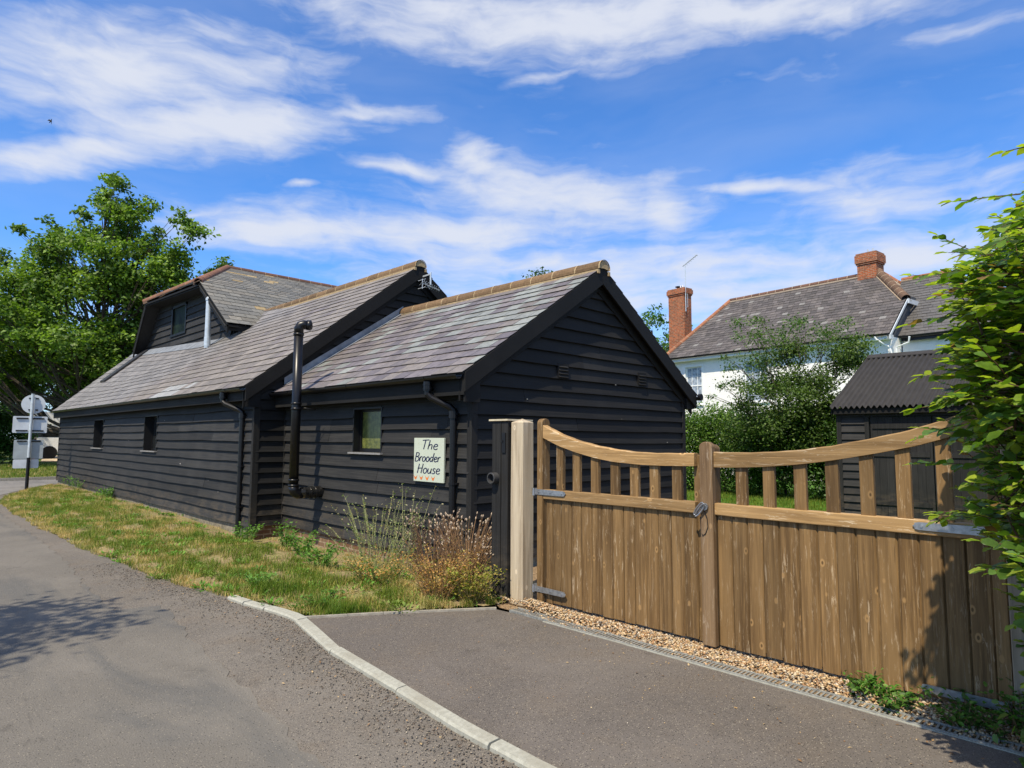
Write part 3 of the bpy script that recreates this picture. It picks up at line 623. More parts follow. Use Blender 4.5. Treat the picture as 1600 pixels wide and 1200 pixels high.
# --- slates
def slates(mb, P, nrm, L_, y0, y1, ex, wd, pal, thick=.006, first=.0, clip=None, jit=.004, ylim=None):
    """P(s, y) -> point on the roof plane (s up the slope). one bevel-edged quad per slate, tails lifted"""
    r = 0; s = first
    nrm = Vector(nrm)
    while s < L_ - .02:
        st = min(s + ex * 1.12, L_); y = y0 - (wd * .5 if r % 2 else 0) + random.uniform(-.01, .01); js = 0
        while y < y1:
            w = wd * random.uniform(.95, 1.05); a, b = max(y, y0), min(y + w, y1)
            if b - a > .03:
                yc = (a + b) / 2
                if clip is None or clip(s, yc):
                    c = pal(s, yc); ds = random.uniform(-jit, jit) * 1.6; l0 = thick * 2 + random.uniform(0.002, .008); l1 = .001 + random.uniform(0, .001); g = .0036
                    if random.random() < .025: ds -= .02
                    p = [P(s + ds, a + g) + nrm * l0, P(s + ds + random.uniform(-.003, .003), b - g) + nrm * l0, P(st, b - g) + nrm * l1, P(st, a + g) + nrm * l1]
                    q = [P(s + ds, a + g) + nrm * (l0 - thick), P(s + ds, b - g) + nrm * (l0 - thick)]
                    mb.add(p + q, [(0, 1, 2, 3), (4, 5, 1, 0), (0, 3, 4), (1, 5, 2)], c)
            y += w
        s += ex; r += 1
def smooth_noise(a, b, seed=0):
    return sin(a * 1.7 + seed) * sin(b * 1.1 + seed * 2.3) + .5 * sin(a * 4.3 - b * 2.1 + seed)
def pal_near(s, y):
    n = smooth_noise(s * 1.3, y * 1.1, 1.0)
    pr = .50 * (0.5 + .5 * n) * (1 if .5 < s < 2.9 and y < 9.6 else .35)
    if y < 7.5 and s > 1: pr += .12
    if random.random() < pr: k = random.uniform(.85, 1.2); return (.215 * k, .228 * k, .215 * k)
    k = random.uniform(.82, 1.18); return random.choice([(.160 * k, .142 * k, .146 * k), (.138 * k, .122 * k, .130 * k), (.170 * k, .150 * k, .146 * k), (.176 * k, .156 * k, .142 * k)])
def pal_long(s, y):
    far = sm(16.5, 19.5, y + s * .8)
    k = random.uniform(.76, 1.2); b = Vector((.198, .175, .152)) * k; g = Vector((.20, .19, .185)) * k
    if random.random() < .10: b = Vector((.17, .147, .14)) * k
    if 13.4 < y < 15.4 and s < .34 and random.random() < .65: return (.31, .315, .31)
    c = b.lerp(g, float(far)); return tuple(c)
def pal_back(s, y): k = random.uniform(.7, 1.1); return (.12 * k, .11 * k, .11 * k)
# near wing, road side
ovr = .15
nN = Vector((-SLN, 0, 1)).normalized(); tN = Vector((1, 0, SLN)).normalized(); LN = (Vector((RX, 0, ZR)) - Vector((4.70, 0, ZR - SLN * (RX - 4.70)))).length
ZE_ = ZR - SLN * (RX - 4.70)
def PN(s, y): return Vector((4.70, y, ZE_)) + tN * s
mb = MB(); slates(mb, PN, nN, LN - .04, Y0 - ovr, Y1 - .01, .215, .285, pal_near)
mb.prism([PN(0.02, Y0 - ovr + .02) - nN * .03, PN(LN, Y0 - ovr + .02) - nN * .03, PN(LN, Y0 - ovr + .02) - nN * .004, PN(.02, Y0 - ovr + .02) - nN * .004], (0, Y1 - Y0 + ovr - .03, 0), (.02,) * 3)
nB = Vector((SLN, 0, 1)).normalized(); tB = Vector((-1, 0, SLN)).normalized()
def PNB(s, y): return Vector((2 * RX - 4.70, y, ZE_)) + tB * s
slates(mb, PNB, nB, LN - .04, Y0 - ovr, Y1 - .01, .215, .285, pal_back)
mb.prism([PNB(0.02, Y0 - ovr + .02) - nB * .03, PNB(LN, Y0 - ovr + .02) - nB * .03, PNB(LN, Y0 - ovr + .02) - nB * .004, PNB(.02, Y0 - ovr + .02) - nB * .004], (0, Y1 - Y0 + ovr - .03, 0), (.02,) * 3)
roofN = part(mb.build('roof', M['slate'], BARN), 'slate roof of the near wing patched with pale grey-green slates')
# ridge tiles
def ridge(mb, a, b, rad, n, c1=(.150, .096, .052), mort=(.36, .27, .155), lift=.0, segs=10, span=195, end=True):
    a, b = Vector(a), Vector(b); d = (b - a); Lr = d.length; d.normalize(); side = d.cross(up).normalized(); u = side.cross(d)
    step = Lr / n
    def arc(r, p): return [p + side * (r * cos(radians(90 + span / 2 - span * i / segs))) + u * (r * sin(radians(90 + span / 2 - span * i / segs)) + lift) for i in range(segs + 1)]
    for k in range(n):
        p0 = a + d * (k * step + .010); p1 = a + d * ((k + 1) * step - .010); q = random.uniform(.8, 1.2); col = tuple(v * q for v in c1)
        dz = up * random.uniform(-.004, .004)
        A = [v + dz for v in arc(rad, p0)]; B = [v + dz for v in arc(rad, p1)]; A2 = [v + dz for v in arc(rad - .018, p0)]; B2 = [v + dz for v in arc(rad - .018, p1)]
        m_ = segs + 1; vs = A + B + A2 + B2; fs = []
        for i in range(segs): fs += [(i, i + 1, m_ + i + 1, m_ + i), (2 * m_ + i, 3 * m_ + i, 3 * m_ + i + 1, 2 * m_ + i + 1), (i, 2 * m_ + i, 2 * m_ + i + 1, i + 1), (m_ + i, m_ + i + 1, 3 * m_ + i + 1, 3 * m_ + i)]
        mb.add(vs, fs, col)
        A = arc(rad + .003, a + d * (k * step - .011)); B = arc(rad + .003, a + d * (k * step + .011)); mb.add(A + B, [(i, i + 1, m_ + i + 1, m_ + i) for i in range(segs)], mort)
    # bedding mortar
    for s_ in (-1, 1):
        w = side * s_; base = u * (lift - rad * .28); lo = u * (lift - rad * .72)
        mb.obox(a + w * rad * .80 + lo, d * Lr, w * rad * .34, base - lo + u * .004, mort)
    if end:
        E_ = arc(rad - .017, a + d * .002); mb.add([a + u * lift + d * .002] + E_, [(0, i + 1, i + 2) for i in range(segs)], mort)
mb = MB(); ridge(mb, (RX, Y0 - ovr - .02, ZR - .035), (RX, Y1 - .03, ZR - .035), .125, 11); mb.build('ridge_tiles', M['ridge'], roofN if False else BARN, smooth=False)
# barge boards of a gable: two boards per side plus soffit strips
def barge(mb, rx, zr, y, xe, ze, h=.20, t_=.03, back=.15, tail=True):
    for sgn in (-1, 1):
        ex = xe if sgn < 0 else 2 * rx - xe
        T = Vector((rx, y, zr - .012)); Bt = Vector((ex, y, ze - .012)); d = (Bt - T).normalized(); dn = Vector((0, 0, -1))
        hh = h / cos(atan2(zr - ze, rx - xe))
        mb.prism([T, Bt, Bt + dn * hh * .9, T + dn * hh], (0, t_, 0), (1, 1, 1))
        o2 = dn * (hh - .01); mb.prism([T + o2, Bt + o2 - (Bt - T) * .03, Bt + o2 + dn * .07 - (Bt - T) * .03, T + o2 + dn * .075], (0, t_ * .6, 0) , (.9,) * 3) if False else None
        # inner second board standing back against the wall, and the soffit between
        yi = y + back - .055
        T2 = T + Vector((0, yi - y, -.03)); B2 = Bt + Vector((0, yi - y, -.03))
        mb.prism([T2, B2, B2 + dn * (hh + .05), T2 + dn * (hh + .07)], (0, .022, 0), (.85,) * 3)
mb = MB(); barge(mb, RX, ZR, Y0 - ovr + .0, 4.74, ZR - SLN * (RX - 4.74), h=.21)
part(mb.build('barge_board', M['trim'], BARN, bevel=.003), 'wide black barge boards on the near gable')
# boxed eaves + fascia
mb = MB(); mb.box(4.745, 4.765, Y0 - ovr + .03, Y1 - .02, 2.10, ZE_ - .015); mb.box(4.765, X0 + .004, Y0 - .10, Y1 - .02, 2.27, 2.285)
mb.box(9.905, 9.925, Y0 - ovr + .03, Y1, 2.13, ZE_ - .02); mb.box(9.70, 9.905, Y0 - .10, Y0 + .1, 2.12, 2.30); mb.box(4.765, X0 + .02, Y0 - .12, Y0 - .09, 2.02, 2.36)
mb.each('fascia', M['trim'], BARN, bevel=.003)
# gutters
def gutter(mb, a, b, r=.055):
    a, b = Vector(a), Vector(b); d = (b - a).normalized(); side = d.cross(up).normalized(); n = 8; vs = []; fs = []
    for p in (a, b):
        for rr in (r, r - .006): vs += [p + side * (rr * cos(pi + pi * i / n)) + up * (rr * sin(pi + pi * i / n)) for i in range(n + 1)]
    m_ = n + 1
    for i in range(n): fs += [(i, i + 1, 2 * m_ + i + 1, 2 * m_ + i), (m_ + i, 3 * m_ + i, 3 * m_ + i + 1, m_ + i + 1), (i, m_ + i, m_ + i + 1, i + 1), (2 * m_ + i, 2 * m_ + i + 1, 3 * m_ + i + 1, 3 * m_ + i)]
    mb.add(vs, fs)
    L_ = (b - a).length; k = .6
    while k < L_:
        q = a + d * k; mb.tube([q + up * .01 + side * (r + .004) * cos(pi + pi * i / 6) + up * (r + .004) * sin(pi + pi * i / 6) for i in range(7)], .008, 4); k += 1.8
mb = MB(); gutter(mb, (4.685, Y0 - .10, 2.335), (4.685, Y1 - .05, 2.335)); part(mb.build('gutter', M['black_plastic'], BARN), 'black gutter of the near wing')
mb = MB(); gutter(mb, (4.165, Y1 - .12, 2.40), (4.165, 26.3, 2.44)); part(mb.build('gutter', M['black_plastic'], BARN), 'black gutter of the long range')
mb = MB(); gutter(mb, (9.98, Y0 - .22, 2.33), (9.98, Y1, 2.33), .06); mb.tube([(9.98, Y0 - .22, 2.325), (9.98, Y0 - .17, 2.325)], .06, 10); part(mb.build('gutter', M['black_plastic'], BARN), 'black gutter at the far eave of the near wing')
# downpipes: (x gutter, y gutter) -> (x wall, y wall)
def downpipe(gx, gy, gz, wx, wy, zb, lbl, clips):
    mb = MB(); r = .042
    mb.tube([(gx, gy, gz - .02), (gx, gy, gz - .13)], r + .012, 12); mb.tube([(gx, gy, gz - .05), (gx, gy, gz - .062)], r + .018, 12); mb.tube([(gx, gy, gz - .10), (gx, gy, gz - .112)], r + .018, 12)
    path = [(gx, gy, gz - .12), (gx, gy, gz - .17), (gx + (wx - gx) * .15, gy + (wy - gy) * .15, gz - .215), (gx + (wx - gx) * .85, gy + (wy - gy) * .85, gz - .32), (wx, wy, gz - .365), (wx, wy, gz - .42)]
    mb.tube(path, r, 12); mb.tube([(wx, wy, gz - .37), (wx, wy, gz - .46)], r + .013, 12)
    mb.tube([(wx, wy, gz - .44), (wx, wy, zb)], r, 12)
    for z in clips: mb.tube([(wx, wy, z), (wx, wy, z + .03)], r + .008, 12); mb.box(wx, wx + .07, wy - .07, wy + .07, z + .004, z + .026)
    o = mb.build('downpipe', M['black_plastic'], BARN, smooth=False); part(o, lbl)
downpipe(4.685, 6.18, 2.30, 4.90, 5.95, -.02, 'black downpipe beside the painted sign', (1.88, 1.05, .3))
downpipe(4.165, 11.22, 2.38, 4.375, 10.90, -.05, 'black downpipe at the corner of the long range', (1.95, 1.1, .43))
# windows
def window(xw, y0, y1, z0, z1, depth, lbl, gl):
    mb = MB(); f = .05
    mb.box(xw + depth - .03, xw + depth + .02, y0, y1, z0 - .0, z0 + f); mb.box(xw + depth - .03, xw + depth + .02, y0, y1, z1 - f, z1)
    mb.box(xw + depth - .03, xw + depth + .02, y0, y0 + f, z0 + f, z1 - f); mb.box(xw + depth - .03, xw + depth + .02, y1 - f, y1, z0 + f, z1 - f)
    mb.box(xw - .036, xw + depth - .031, y0 - .012, y0 + .014, z0, z1); mb.box(xw - .036, xw + depth - .031, y1 - .014, y1 + .012, z0, z1); mb.box(xw - .036, xw + depth - .031, y0 + .015, y1 - .015, z1 - .02, z1 + .004)
    w = mb.build('window', M['dark'], BARN); part(w, lbl); BARNW.append(w); WLOC[w.name] = WLOC['barn']
    p = MB(); p.box(xw + depth - .008, xw + depth, y0 + f + .002, y1 - f - .002, z0 + f + .002, z1 - f - .002); pn = p.build('pane', gl, None)
    for v in pn.data.vertices: v.co -= WLOC['barn']
    pn.parent = w
    s = MB(); s.box(xw - .085, xw + .0, y0 - .06, y1 + .06, z0 - .028, z0 - .004); so_ = s.build('sill', M['sill'], None)
    for v in so_.data.vertices: v.co -= WLOC['barn']
    so_.parent = w
BARNW = []
M['sill'] = flat('grey_sill', (.22, .215, .21), .6)
t = NT('mottled_green_glass'); n = t.noise(14, 5, .7); n2 = t.noise(45, 4, .7); c = t.mix(t.ramp(n, .35, .65), (.07, .085, .022), (.17, .185, .05)); c = t.mix(t.ramp(n2, .45, .65, 0, .6), c, (.05, .055, .02))  # pane coloured in mottled yellow-green
M['green_glass'] = t.fin(c, .25, n2, .3, .004, .6)
M['glass'] = flat('dark_glass', (.015, .017, .018), .06, .7, 0, .1)
window(X0, 7.56, 8.29, 1.40, 2.03, .10, 'small square window in the near wing', M['green_glass'])
window(X1, 15.66, 16.61, 1.29, 2.085, .16, 'nearer slit window in the long wall', M['glass'])
window(X1, 20.40, 21.46, 1.29, 2.08, .16, 'farther slit window in the long wall', M['glass'])
# vents in the gable
for vx, zc in ((6.57, 2.52), (8.457, 2.537)):
    mb = MB(); mb.box(vx - .11, vx + .11, Y0 - .050, Y0 - .028, zc - .10, zc + .10)
    for k in range(4): mb.obox((vx - .09, Y0 - .068, zc - .085 + k * .045), (.18, 0, 0), (0, .02, .018), (0, .004, -.008), (1.6,) * 3)
    mb.build('vent', M['trim'], BARN)
# black soil pipe standing off the wall
mb = MB(); px_, py_ = 4.50, 9.20; r = .069
mb.tube([(px_, py_, .88), (px_, py_, 3.22)], r, 16)
for z in (.87, .95, 2.02, 2.10, 3.16): mb.tube([(px_, py_, z), (px_, py_, z + .03)], r + .010, 16)
mb.tube([(px_, py_, .88), (px_ + .005, py_, .82), (px_ + .03, py_, .775), (px_ + .07, py_, .755), (px_ + .13, py_, .755)], r + .006, 16)
mb.tube([(px_, py_, 3.2), (px_, py_, 3.27), (px_ + .02, py_ - .01, 3.315), (px_ + .06, py_ - .03, 3.33), (px_ + .11, py_ - .055, 3.325)], r + .002, 16)
mb.tube([(px_ + .10, py_ - .05, 3.327), (px_ + .16, py_ - .08, 3.322)], r + .010, 16); mb.tube([(px_ + .161, py_ - .0805, 3.322), (px_ + .1615, py_ - .081, 3.322)], r - .004, 16)
mb.tube([(px_ + .05, py_, 2.06), (4.76, py_ - .12, 2.03)], .008, 6)
mb.build('soil_pipe', M['black_plastic'], BARN, smooth=True)
mb = MB(); mb.tube([(px_ + .10, py_, .765), (px_ + .16, py_, .77), (px_ + .21, py_, .765), (X0 - .02, py_, .77)], [.075, .088, .082, .09], 14); mb.tube([(px_ + .25, py_, .765), (px_ + .27, py_, .765)], .097, 14); mb.tube([(px_ + .33, py_, .765), (px_ + .35, py_, .765)], .10, 14)
M['bag'] = flat('wrinkled_black_wrap', (.012, .012, .012), .22, .6, 0, .3, 30); mb.build('pipe_wrap', M['bag'], BARN)
# --- long range roof
tL = Vector((1, 0, SLL)).normalized(); nL = Vector((-SLL, 0, 1)).normalized(); LL = (Vector((RXL, 0, ZRL)) - Vector((4.17, 0, ZRL - SLL * (RXL - 4.17)))).length; ZEL_ = ZRL - SLL * (RXL - 4.17)
def bump(x, y):
    yc = 25.5 - (x - 4.15) * 2.9
    return (x - 4.15) * .165 * max(0, min(1, (y - yc) / (26.4 - yc)))
def PL_(s, y):
    p = Vector((4.17, y, ZEL_)) + tL * s; p.z += bump(p.x, y); return p
def clipL(s, y):
    x = 4.17 + tL.x * s; return x < 6.62 or y < 17.9 + (x - 6.6) * 1.3
mb = MB(); slates(mb, PL_, nL, LL - .04, Y1 - ovr, 26.42, .235, .30, pal_long, clip=clipL)
for (ya, yb) in ((Y1 - ovr + .02, 18.2),):
    mb.prism([PL_(.02, ya) - nL * .03, PL_(LL, ya) - nL * .03, PL_(LL, ya) - nL * .004, PL_(.02, ya) - nL * .004], (0, yb - ya, 0), (.02,) * 3)
for i in range(41):
    ya = 18.2 + i * .2; yb = ya + .2
    for j in range(12):
        a, b, c_, d_ = PL_(.02 + j * .256, ya), PL_(.02 + (j + 1) * .256, ya), PL_(.02 + (j + 1) * .256, yb), PL_(.02 + j * .256, yb); e = nL * .016; mb.add([a - e, b - e, c_ - e, d_ - e], [(0, 1, 2, 3)], (.03,) * 3)
mb.prism([PL_(.02, 26.38) - nL * .014, PL_(3.1, 26.38) - nL * .014, PL_(3.1, 26.38) - nL * .08, PL_(.02, 26.38) - nL * .08], (0, .02, 0), (.02,) * 3)
def PLB(s, y): return Vector((2 * RXL - 4.17, y, ZEL_)) + Vector((-1, 0, SLL)).normalized() * s
nLB = Vector((SLL, 0, 1)).normalized(); slates(mb, PLB, nLB, LL - .04, Y1 - ovr, 26.4, .235, .6, pal_back)
mb.prism([PLB(.02, Y1 - ovr + .02) - nLB * .03, PLB(LL, Y1 - ovr + .02) - nLB * .03, PLB(LL, Y1 - ovr + .02) - nLB * .004, PLB(.02, Y1 - ovr + .02) - nLB * .004], (0, 15.9, 0), (.02,) * 3)
part(mb.build('roof', M['slate'], BARN), 'long brownish slate roof of the roadside range')
mb = MB(); ridge(mb, (RXL, Y1 - ovr - .02, ZRL - .04), (RXL, 19.0, ZRL - .04), .135, 19); mb.build('ridge_tiles', M['ridge'], BARN)
mb = MB(); barge(mb, RXL, ZRL, Y1 - ovr, 4.21, ZRL - SLL * (RXL - 4.21), h=.22)
part(mb.build('barge_board', M['trim'], BARN, bevel=.003), 'wide black barge boards on the upper gable')
mb = MB(); mb.box(4.225, 4.245, Y1 - .1, 26.35, 2.20, ZEL_ - .01); mb.box(4.245, X1 + .004, Y1 - .08, 26.35, 2.335, 2.35); mb.box(4.245, X1 + .02, Y1 - .10, Y1 - .075, 2.1, 2.45)
mb.each('fascia', M['trim'], BARN)
# lead flashing where the near roof meets the upper gable
mb = MB()
for s_ in (0,):
    a = PN(.25, Y1 - .055); b = PN(LN - .02, Y1 - .055); mb.prism([a + nN * .014, b + nN * .014, b + nN * .02 + up * .12, a + nN * .02 + up * .12], (0, .008, 0)); mb.obox(a + nN * .02, b - a, (0, -.10, 0), nN * .004)
mb.build('flashing', M['lead'], BARN)
# roof light, closed, low on the far end
mb = MB(); s0, s1 = 1.62, 2.95
mb.obox(PL_(1.42, 24.55) + nL * .02, PL_(3.0, 24.55) - PL_(1.42, 24.55), (0, .55, 0), nL * .06); 
M['rl'] = flat('roof_light_frame', (.03, .03, .033), .4); part(mb.build('roof_light', M['rl'], BARN, bevel=.01), 'dark roof light low on the long roof')
# --- cross range with the half-hipped gable
XG = 6.62; ya, yb = 17.75, 26.3; mb = MB()
AP = Vector((8.19, 22.2, 7.40)); VR = Vector((6.13, 18.62, 5.93)); VLt = Vector((6.13, 23.75, 6.11)); ER = Vector((6.16, 16.6, 4.52)); EL = Vector((6.22, 25.3, 4.60))
def limg(z):  # along u from y=26.3 towards -y
    a = 26.05 - (z - 4.62) * (26.05 - 25.05) / 1.5; b = 17.55 + (z - 4.62) * (19.35 - 17.35) / 1.42; return (26.3 - a, 26.3 - b)
WG = (26.3 - 22.33, 26.3 - 21.05, 4.88, 5.76)
boards(mb, (XG, 26.3, 0), (0, -1, 0), (-1, 0, 0), 0, 8.9, 4.30, 6.05, lim=limg, holes=[WG], p=.21, joint=3.5)
mb.add([(XG + .02, 17.4, 4.2), (XG + .02, 19.4, 6.05), (XG + .02, 22.0, 6.22), (XG + .02, 24.6, 6.15), (XG + .02, 26.2, 4.2)], [(0, 1, 2, 3, 4)], (.25,) * 3)
part(mb.build('wall', M['board_y'], BARN), 'boarded upper wall of the half-hipped cross range')
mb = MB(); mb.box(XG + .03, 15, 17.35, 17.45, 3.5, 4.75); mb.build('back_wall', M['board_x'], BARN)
mb = MB(); mb.box(XG - .05, XG + .03, 21.0, 21.09, 4.84, 5.80); mb.box(XG - .05, XG + .03, 22.29, 22.38, 4.84, 5.80); mb.box(XG - .05, XG + .03, 21.0, 22.38, 5.72, 5.80); mb.box(XG - .07, XG + .03, 20.95, 22.42, 4.80, 4.87)
w = mb.build('window', M['dark'], BARN); part(w, 'upper window in the half-hipped gable')
p = MB(); p.box(XG + .0, XG + .01, 21.09, 22.29, 4.88, 5.72); M['dimglass'] = flat('dim_glass', (.008, .014, .006), .5, .1, 0, .9, 3); pn = p.build('pane', M['dimglass'], None)  # dark green base colour stands for a reflection in the pane
for v in pn.data.vertices: v.co -= WLOC['barn']
pn.parent = w
# roof planes
mb = MB(); FR = Vector((15.5, 22.2, 7.40)); FE = Vector((15.5, 16.6, 4.52)); FE2 = Vector((15.5, 26.9, 4.68))
def fill(q0, q1, q2, q3, pal, rows, cols_, lift=.012):
    """slates over the bilinear patch q0..q3 (q0-q1 eave, q3-q2 top)"""
    n = (q1 - q0).cross(q3 - q0).normalized(); n = n if n.z > 0 else -n
    def P(u, v): return (q0.lerp(q1, u)).lerp(q3.lerp(q2, u), v)
    for r in range(rows):
        v0, v1 = r / rows, min(1, (r + 1.1) / rows); L0 = (P(1, v0) - P(0, v0)).length; nc = max(1, int(cols_ * L0)); off = .5 / nc if r % 2 else 0
        for c in range(-1, nc + 1):
            a, b = max(0, c / nc + off), min(1, (c + 1) / nc + off)
            if b - a < 1e-3: continue
            col = pal(); l = lift + random.uniform(0, .006); A, B, C_, D_ = P(a + .004 / L0, v0) + n * l, P(b - .004 / L0, v0) + n * l, P(b - .004 / L0, v1) + n * .002, P(a + .004 / L0, v1) + n * .002
            mb.add([A, B, C_, D_, A - n * .009, B - n * .009], [(0, 1, 2, 3), (4, 5, 1, 0)], col)
    m4 = [q0, q1, q2, q3]; mb.add([v - n * .09 for v in m4] + [v - n * .12 for v in m4], [(0, 1, 2, 3), (7, 6, 5, 4), (0, 4, 5, 1), (1, 5, 6, 2), (3, 2, 6, 7), (0, 3, 7, 4)], (.02,) * 3)
def pal_x():
    k = random.uniform(.76, 1.15)
    if random.random() < .04: return (.33 * k, .25 * k, .13 * k)
    return random.choice([(.160 * k, .157 * k, .142 * k), (.175 * k, .166 * k, .145 * k), (.138 * k, .138 * k, .130 * k)])
fill(ER, FE, FR, VR.lerp(VR, 0), pal_x, 1, 1) if False else None
# right slope as two patches: below the half hip and above it
mid = FE.lerp(FR, (VR.z - ER.z) / (AP.z - ER.z)); fill(ER, FE, mid, VR, pal_x, 11, 3.0); fill(VR, mid, FR, AP, pal_x, 13, 3.0)
mid2 = FE2.lerp(FR, (VLt.z - EL.z) / (AP.z - EL.z)); fill(FE2, EL, VLt, mid2, pal_x, 8, 1.5); fill(mid2, VLt, AP, FR, pal_x, 8, 1.5)
fill(VLt, VR, AP, AP, pal_x, 8, 2.5)
part(mb.build('roof', M['slate_old'], BARN), 'lichened slate roof of the cross range with a half hip')
mb = MB(); ridge(mb, AP + Vector((0, 0, -.03)), FR + Vector((0, 0, -.03)), .115, 17, (.13, .07, .05), (.27, .21, .15), end=False)
ridge(mb, AP + Vector((0, 0, -.03)), VR + Vector((-.03, 0, -.03)), .12, 12, (.20, .095, .06), (.16, .11, .08), end=False); ridge(mb, AP + Vector((0, 0, -.03)), VLt + Vector((-.03, 0, -.03)), .11, 12, (.20, .10, .065), (.16, .11, .08), end=False)
mb.build('ridge_tiles', M['ridge'], BARN)
mb = MB()
for a, b in ((VR, ER), (VLt, EL)):
    mb.prism([a + Vector((.02, 0, -.02)), b + Vector((.02, 0, -.02)), b + Vector((.02, 0, -.26)), a + Vector((.02, 0, -.24))], (.035, 0, 0)); mb.prism([a + Vector((.02, 0, -.06)), b + Vector((.02, 0, -.06)), b + Vector((.02, 0, -.10)), a + Vector((.02, 0, -.10))], (.30, 0, 0))
mb.prism([VR + Vector((.0, 0, -.06)), VLt + Vector((.0, 0, -.06)), VLt + Vector((0, 0, -.11)), VR + Vector((0, 0, -.11))], (.03, 0, 0))
mb.prism([VR + Vector((.03, .1, -.13)), VLt + Vector((.03, -.1, -.13)), VLt + Vector((.03, -.1, -.15)), VR + Vector((.03, .1, -.15))], (.46, 0, 0))
mb.box(6.24, 15, 16.66, 16.68, 4.34, 4.50)
part(mb.build('barge_board', M['trim'], BARN), 'black boards along the half-hipped verge')
mb = MB(); mb.tube([(6.20, 18.0, 4.0), (6.20, 18.0, 5.30)], .075, 14); mb.tube([(6.20, 18.0, 5.30), (6.20, 18.0, 5.36), (6.20, 18.0, 5.40)], [.088, .088, .05], 14); mb.tube([(6.20, 18.0, 4.05), (6.20, 18.0, 4.30)], .083, 14)
part(mb.build('flue', M['pale_metal'], BARN, smooth=False), 'pale metal flue rising through the long roof')
mb = MB(); 
for i in range(14):
    y0_ = 17.8 + i * .6; a = PL_((6.60 - 4.17) / tL.x - .32, y0_); b = PL_((6.60 - 4.17) / tL.x + .0, y0_); c_ = PL_((6.60 - 4.17) / tL.x, y0_ + .6); d_ = PL_((6.60 - 4.17) / tL.x - .32, y0_ + .6); mb.add([v + nL * .022 for v in (a, b, c_, d_)], [(0, 1, 2, 3)])
mb.build('flashing', M['lead'], BARN)
# ------------------------------------------------------------------ aerial on the upper gable
A = empty('aerial', (7.70, 10.14, 4.62), 'small white television aerial bracketed to the upper gable', 'aerial')
mb = MB(); mb.tube([(7.70, 10.12, 4.66), (7.70, 10.12, 4.92)], .018, 8); mb.obox((7.69, 10.12, 4.87), (.02, .38, 0), (.006, 0, 0), (0, 0, .03)); mb.build('mast', M['pale_metal'], A)
mb = MB(); mb.tube([(7.46, 10.08, 4.655), (7.96, 10.16, 4.60)], .010, 6)
for k in range(9):
    f = k / 8; c0 = Vector((7.46 + .5 * f, 10.08 + .08 * f, 4.655 - .055 * f)); l = .15 - .05 * f; mb.tube([c0 + Vector((-.05, -l, .012)), c0 + Vector((.05, l, -.012))], .005, 5)
mb.tube([(7.47, 9.98, 4.72), (7.47, 10.22, 4.72)], .006, 5); mb.tube([(7.47, 9.98, 4.56), (7.47, 10.22, 4.56)], .006, 5); mb.tube([(7.47, 10.08, 4.74), (7.47, 10.08, 4.54)], .006, 5); mb.tube([(7.50, 10.06, 4.70), (7.64, 10.06, 4.56)], .006, 5)
mb.build('boom', M['pale_metal'], A)
# ================================================================== THE WOODEN GATE
GX = 4.65                                             # face of the gate
def rt(): v = random.random(); return (v, random.random(), random.random())
def curve_z(pts, y): return interp(pts, y)
TOPL = [(2.60, 1.494), (2.75, 1.492), (2.9, 1.489), (3.02, 1.488), (3.2, 1.495), (3.41, 1.514), (3.6, 1.541), (3.85, 1.592), (4.05, 1.652), (4.25, 1.735)]
BOTL = [(2.60, 1.392), (2.9, 1.385), (3.1, 1.385), (3.41, 1.402), (3.6, 1.428), (3.85, 1.480), (4.05, 1.535), (4.25, 1.612)]
TOPR = [(.78, 1.79), (.91, 1.738), (1.1, 1.672), (1.33, 1.617), (1.6, 1.562), (1.85, 1.527), (2.1, 1.510), (2.3, 1.505), (2.47, 1.508)]
BOTR = [(.78, 1.67), (.91, 1.622), (1.1, 1.565), (1.33, 1.514), (1.6, 1.462), (1.85, 1.425), (2.1, 1.402), (2.3, 1.391), (2.47, 1.388)]
def curved_rail(mb, top, bot, y0, y1, x0, x1, n=30):
    vs = []; fs = []; c = rt()
    for i in range(n + 1):
        y = y0 + (y1 - y0) * i / n; a = curve_z(top, y) + .0015 * sin(y * 31); b = curve_z(bot, y)
        vs += [(x0, y, b), (x0, y, a - .008), (x0 + .008, y, a), (x1 - .006, y, a), (x1, y, a - .008), (x1, y, b)]
        if i:
            for k in range(6): q = (i - 1) * 6; fs.append((q + k, q + (k + 1) % 6, q + 6 + (k + 1) % 6, q + 6 + k))
    fs += [(5, 4, 3, 2, 1, 0), tuple(range(n * 6, n * 6 + 6))]; mb.add(vs, fs, c)
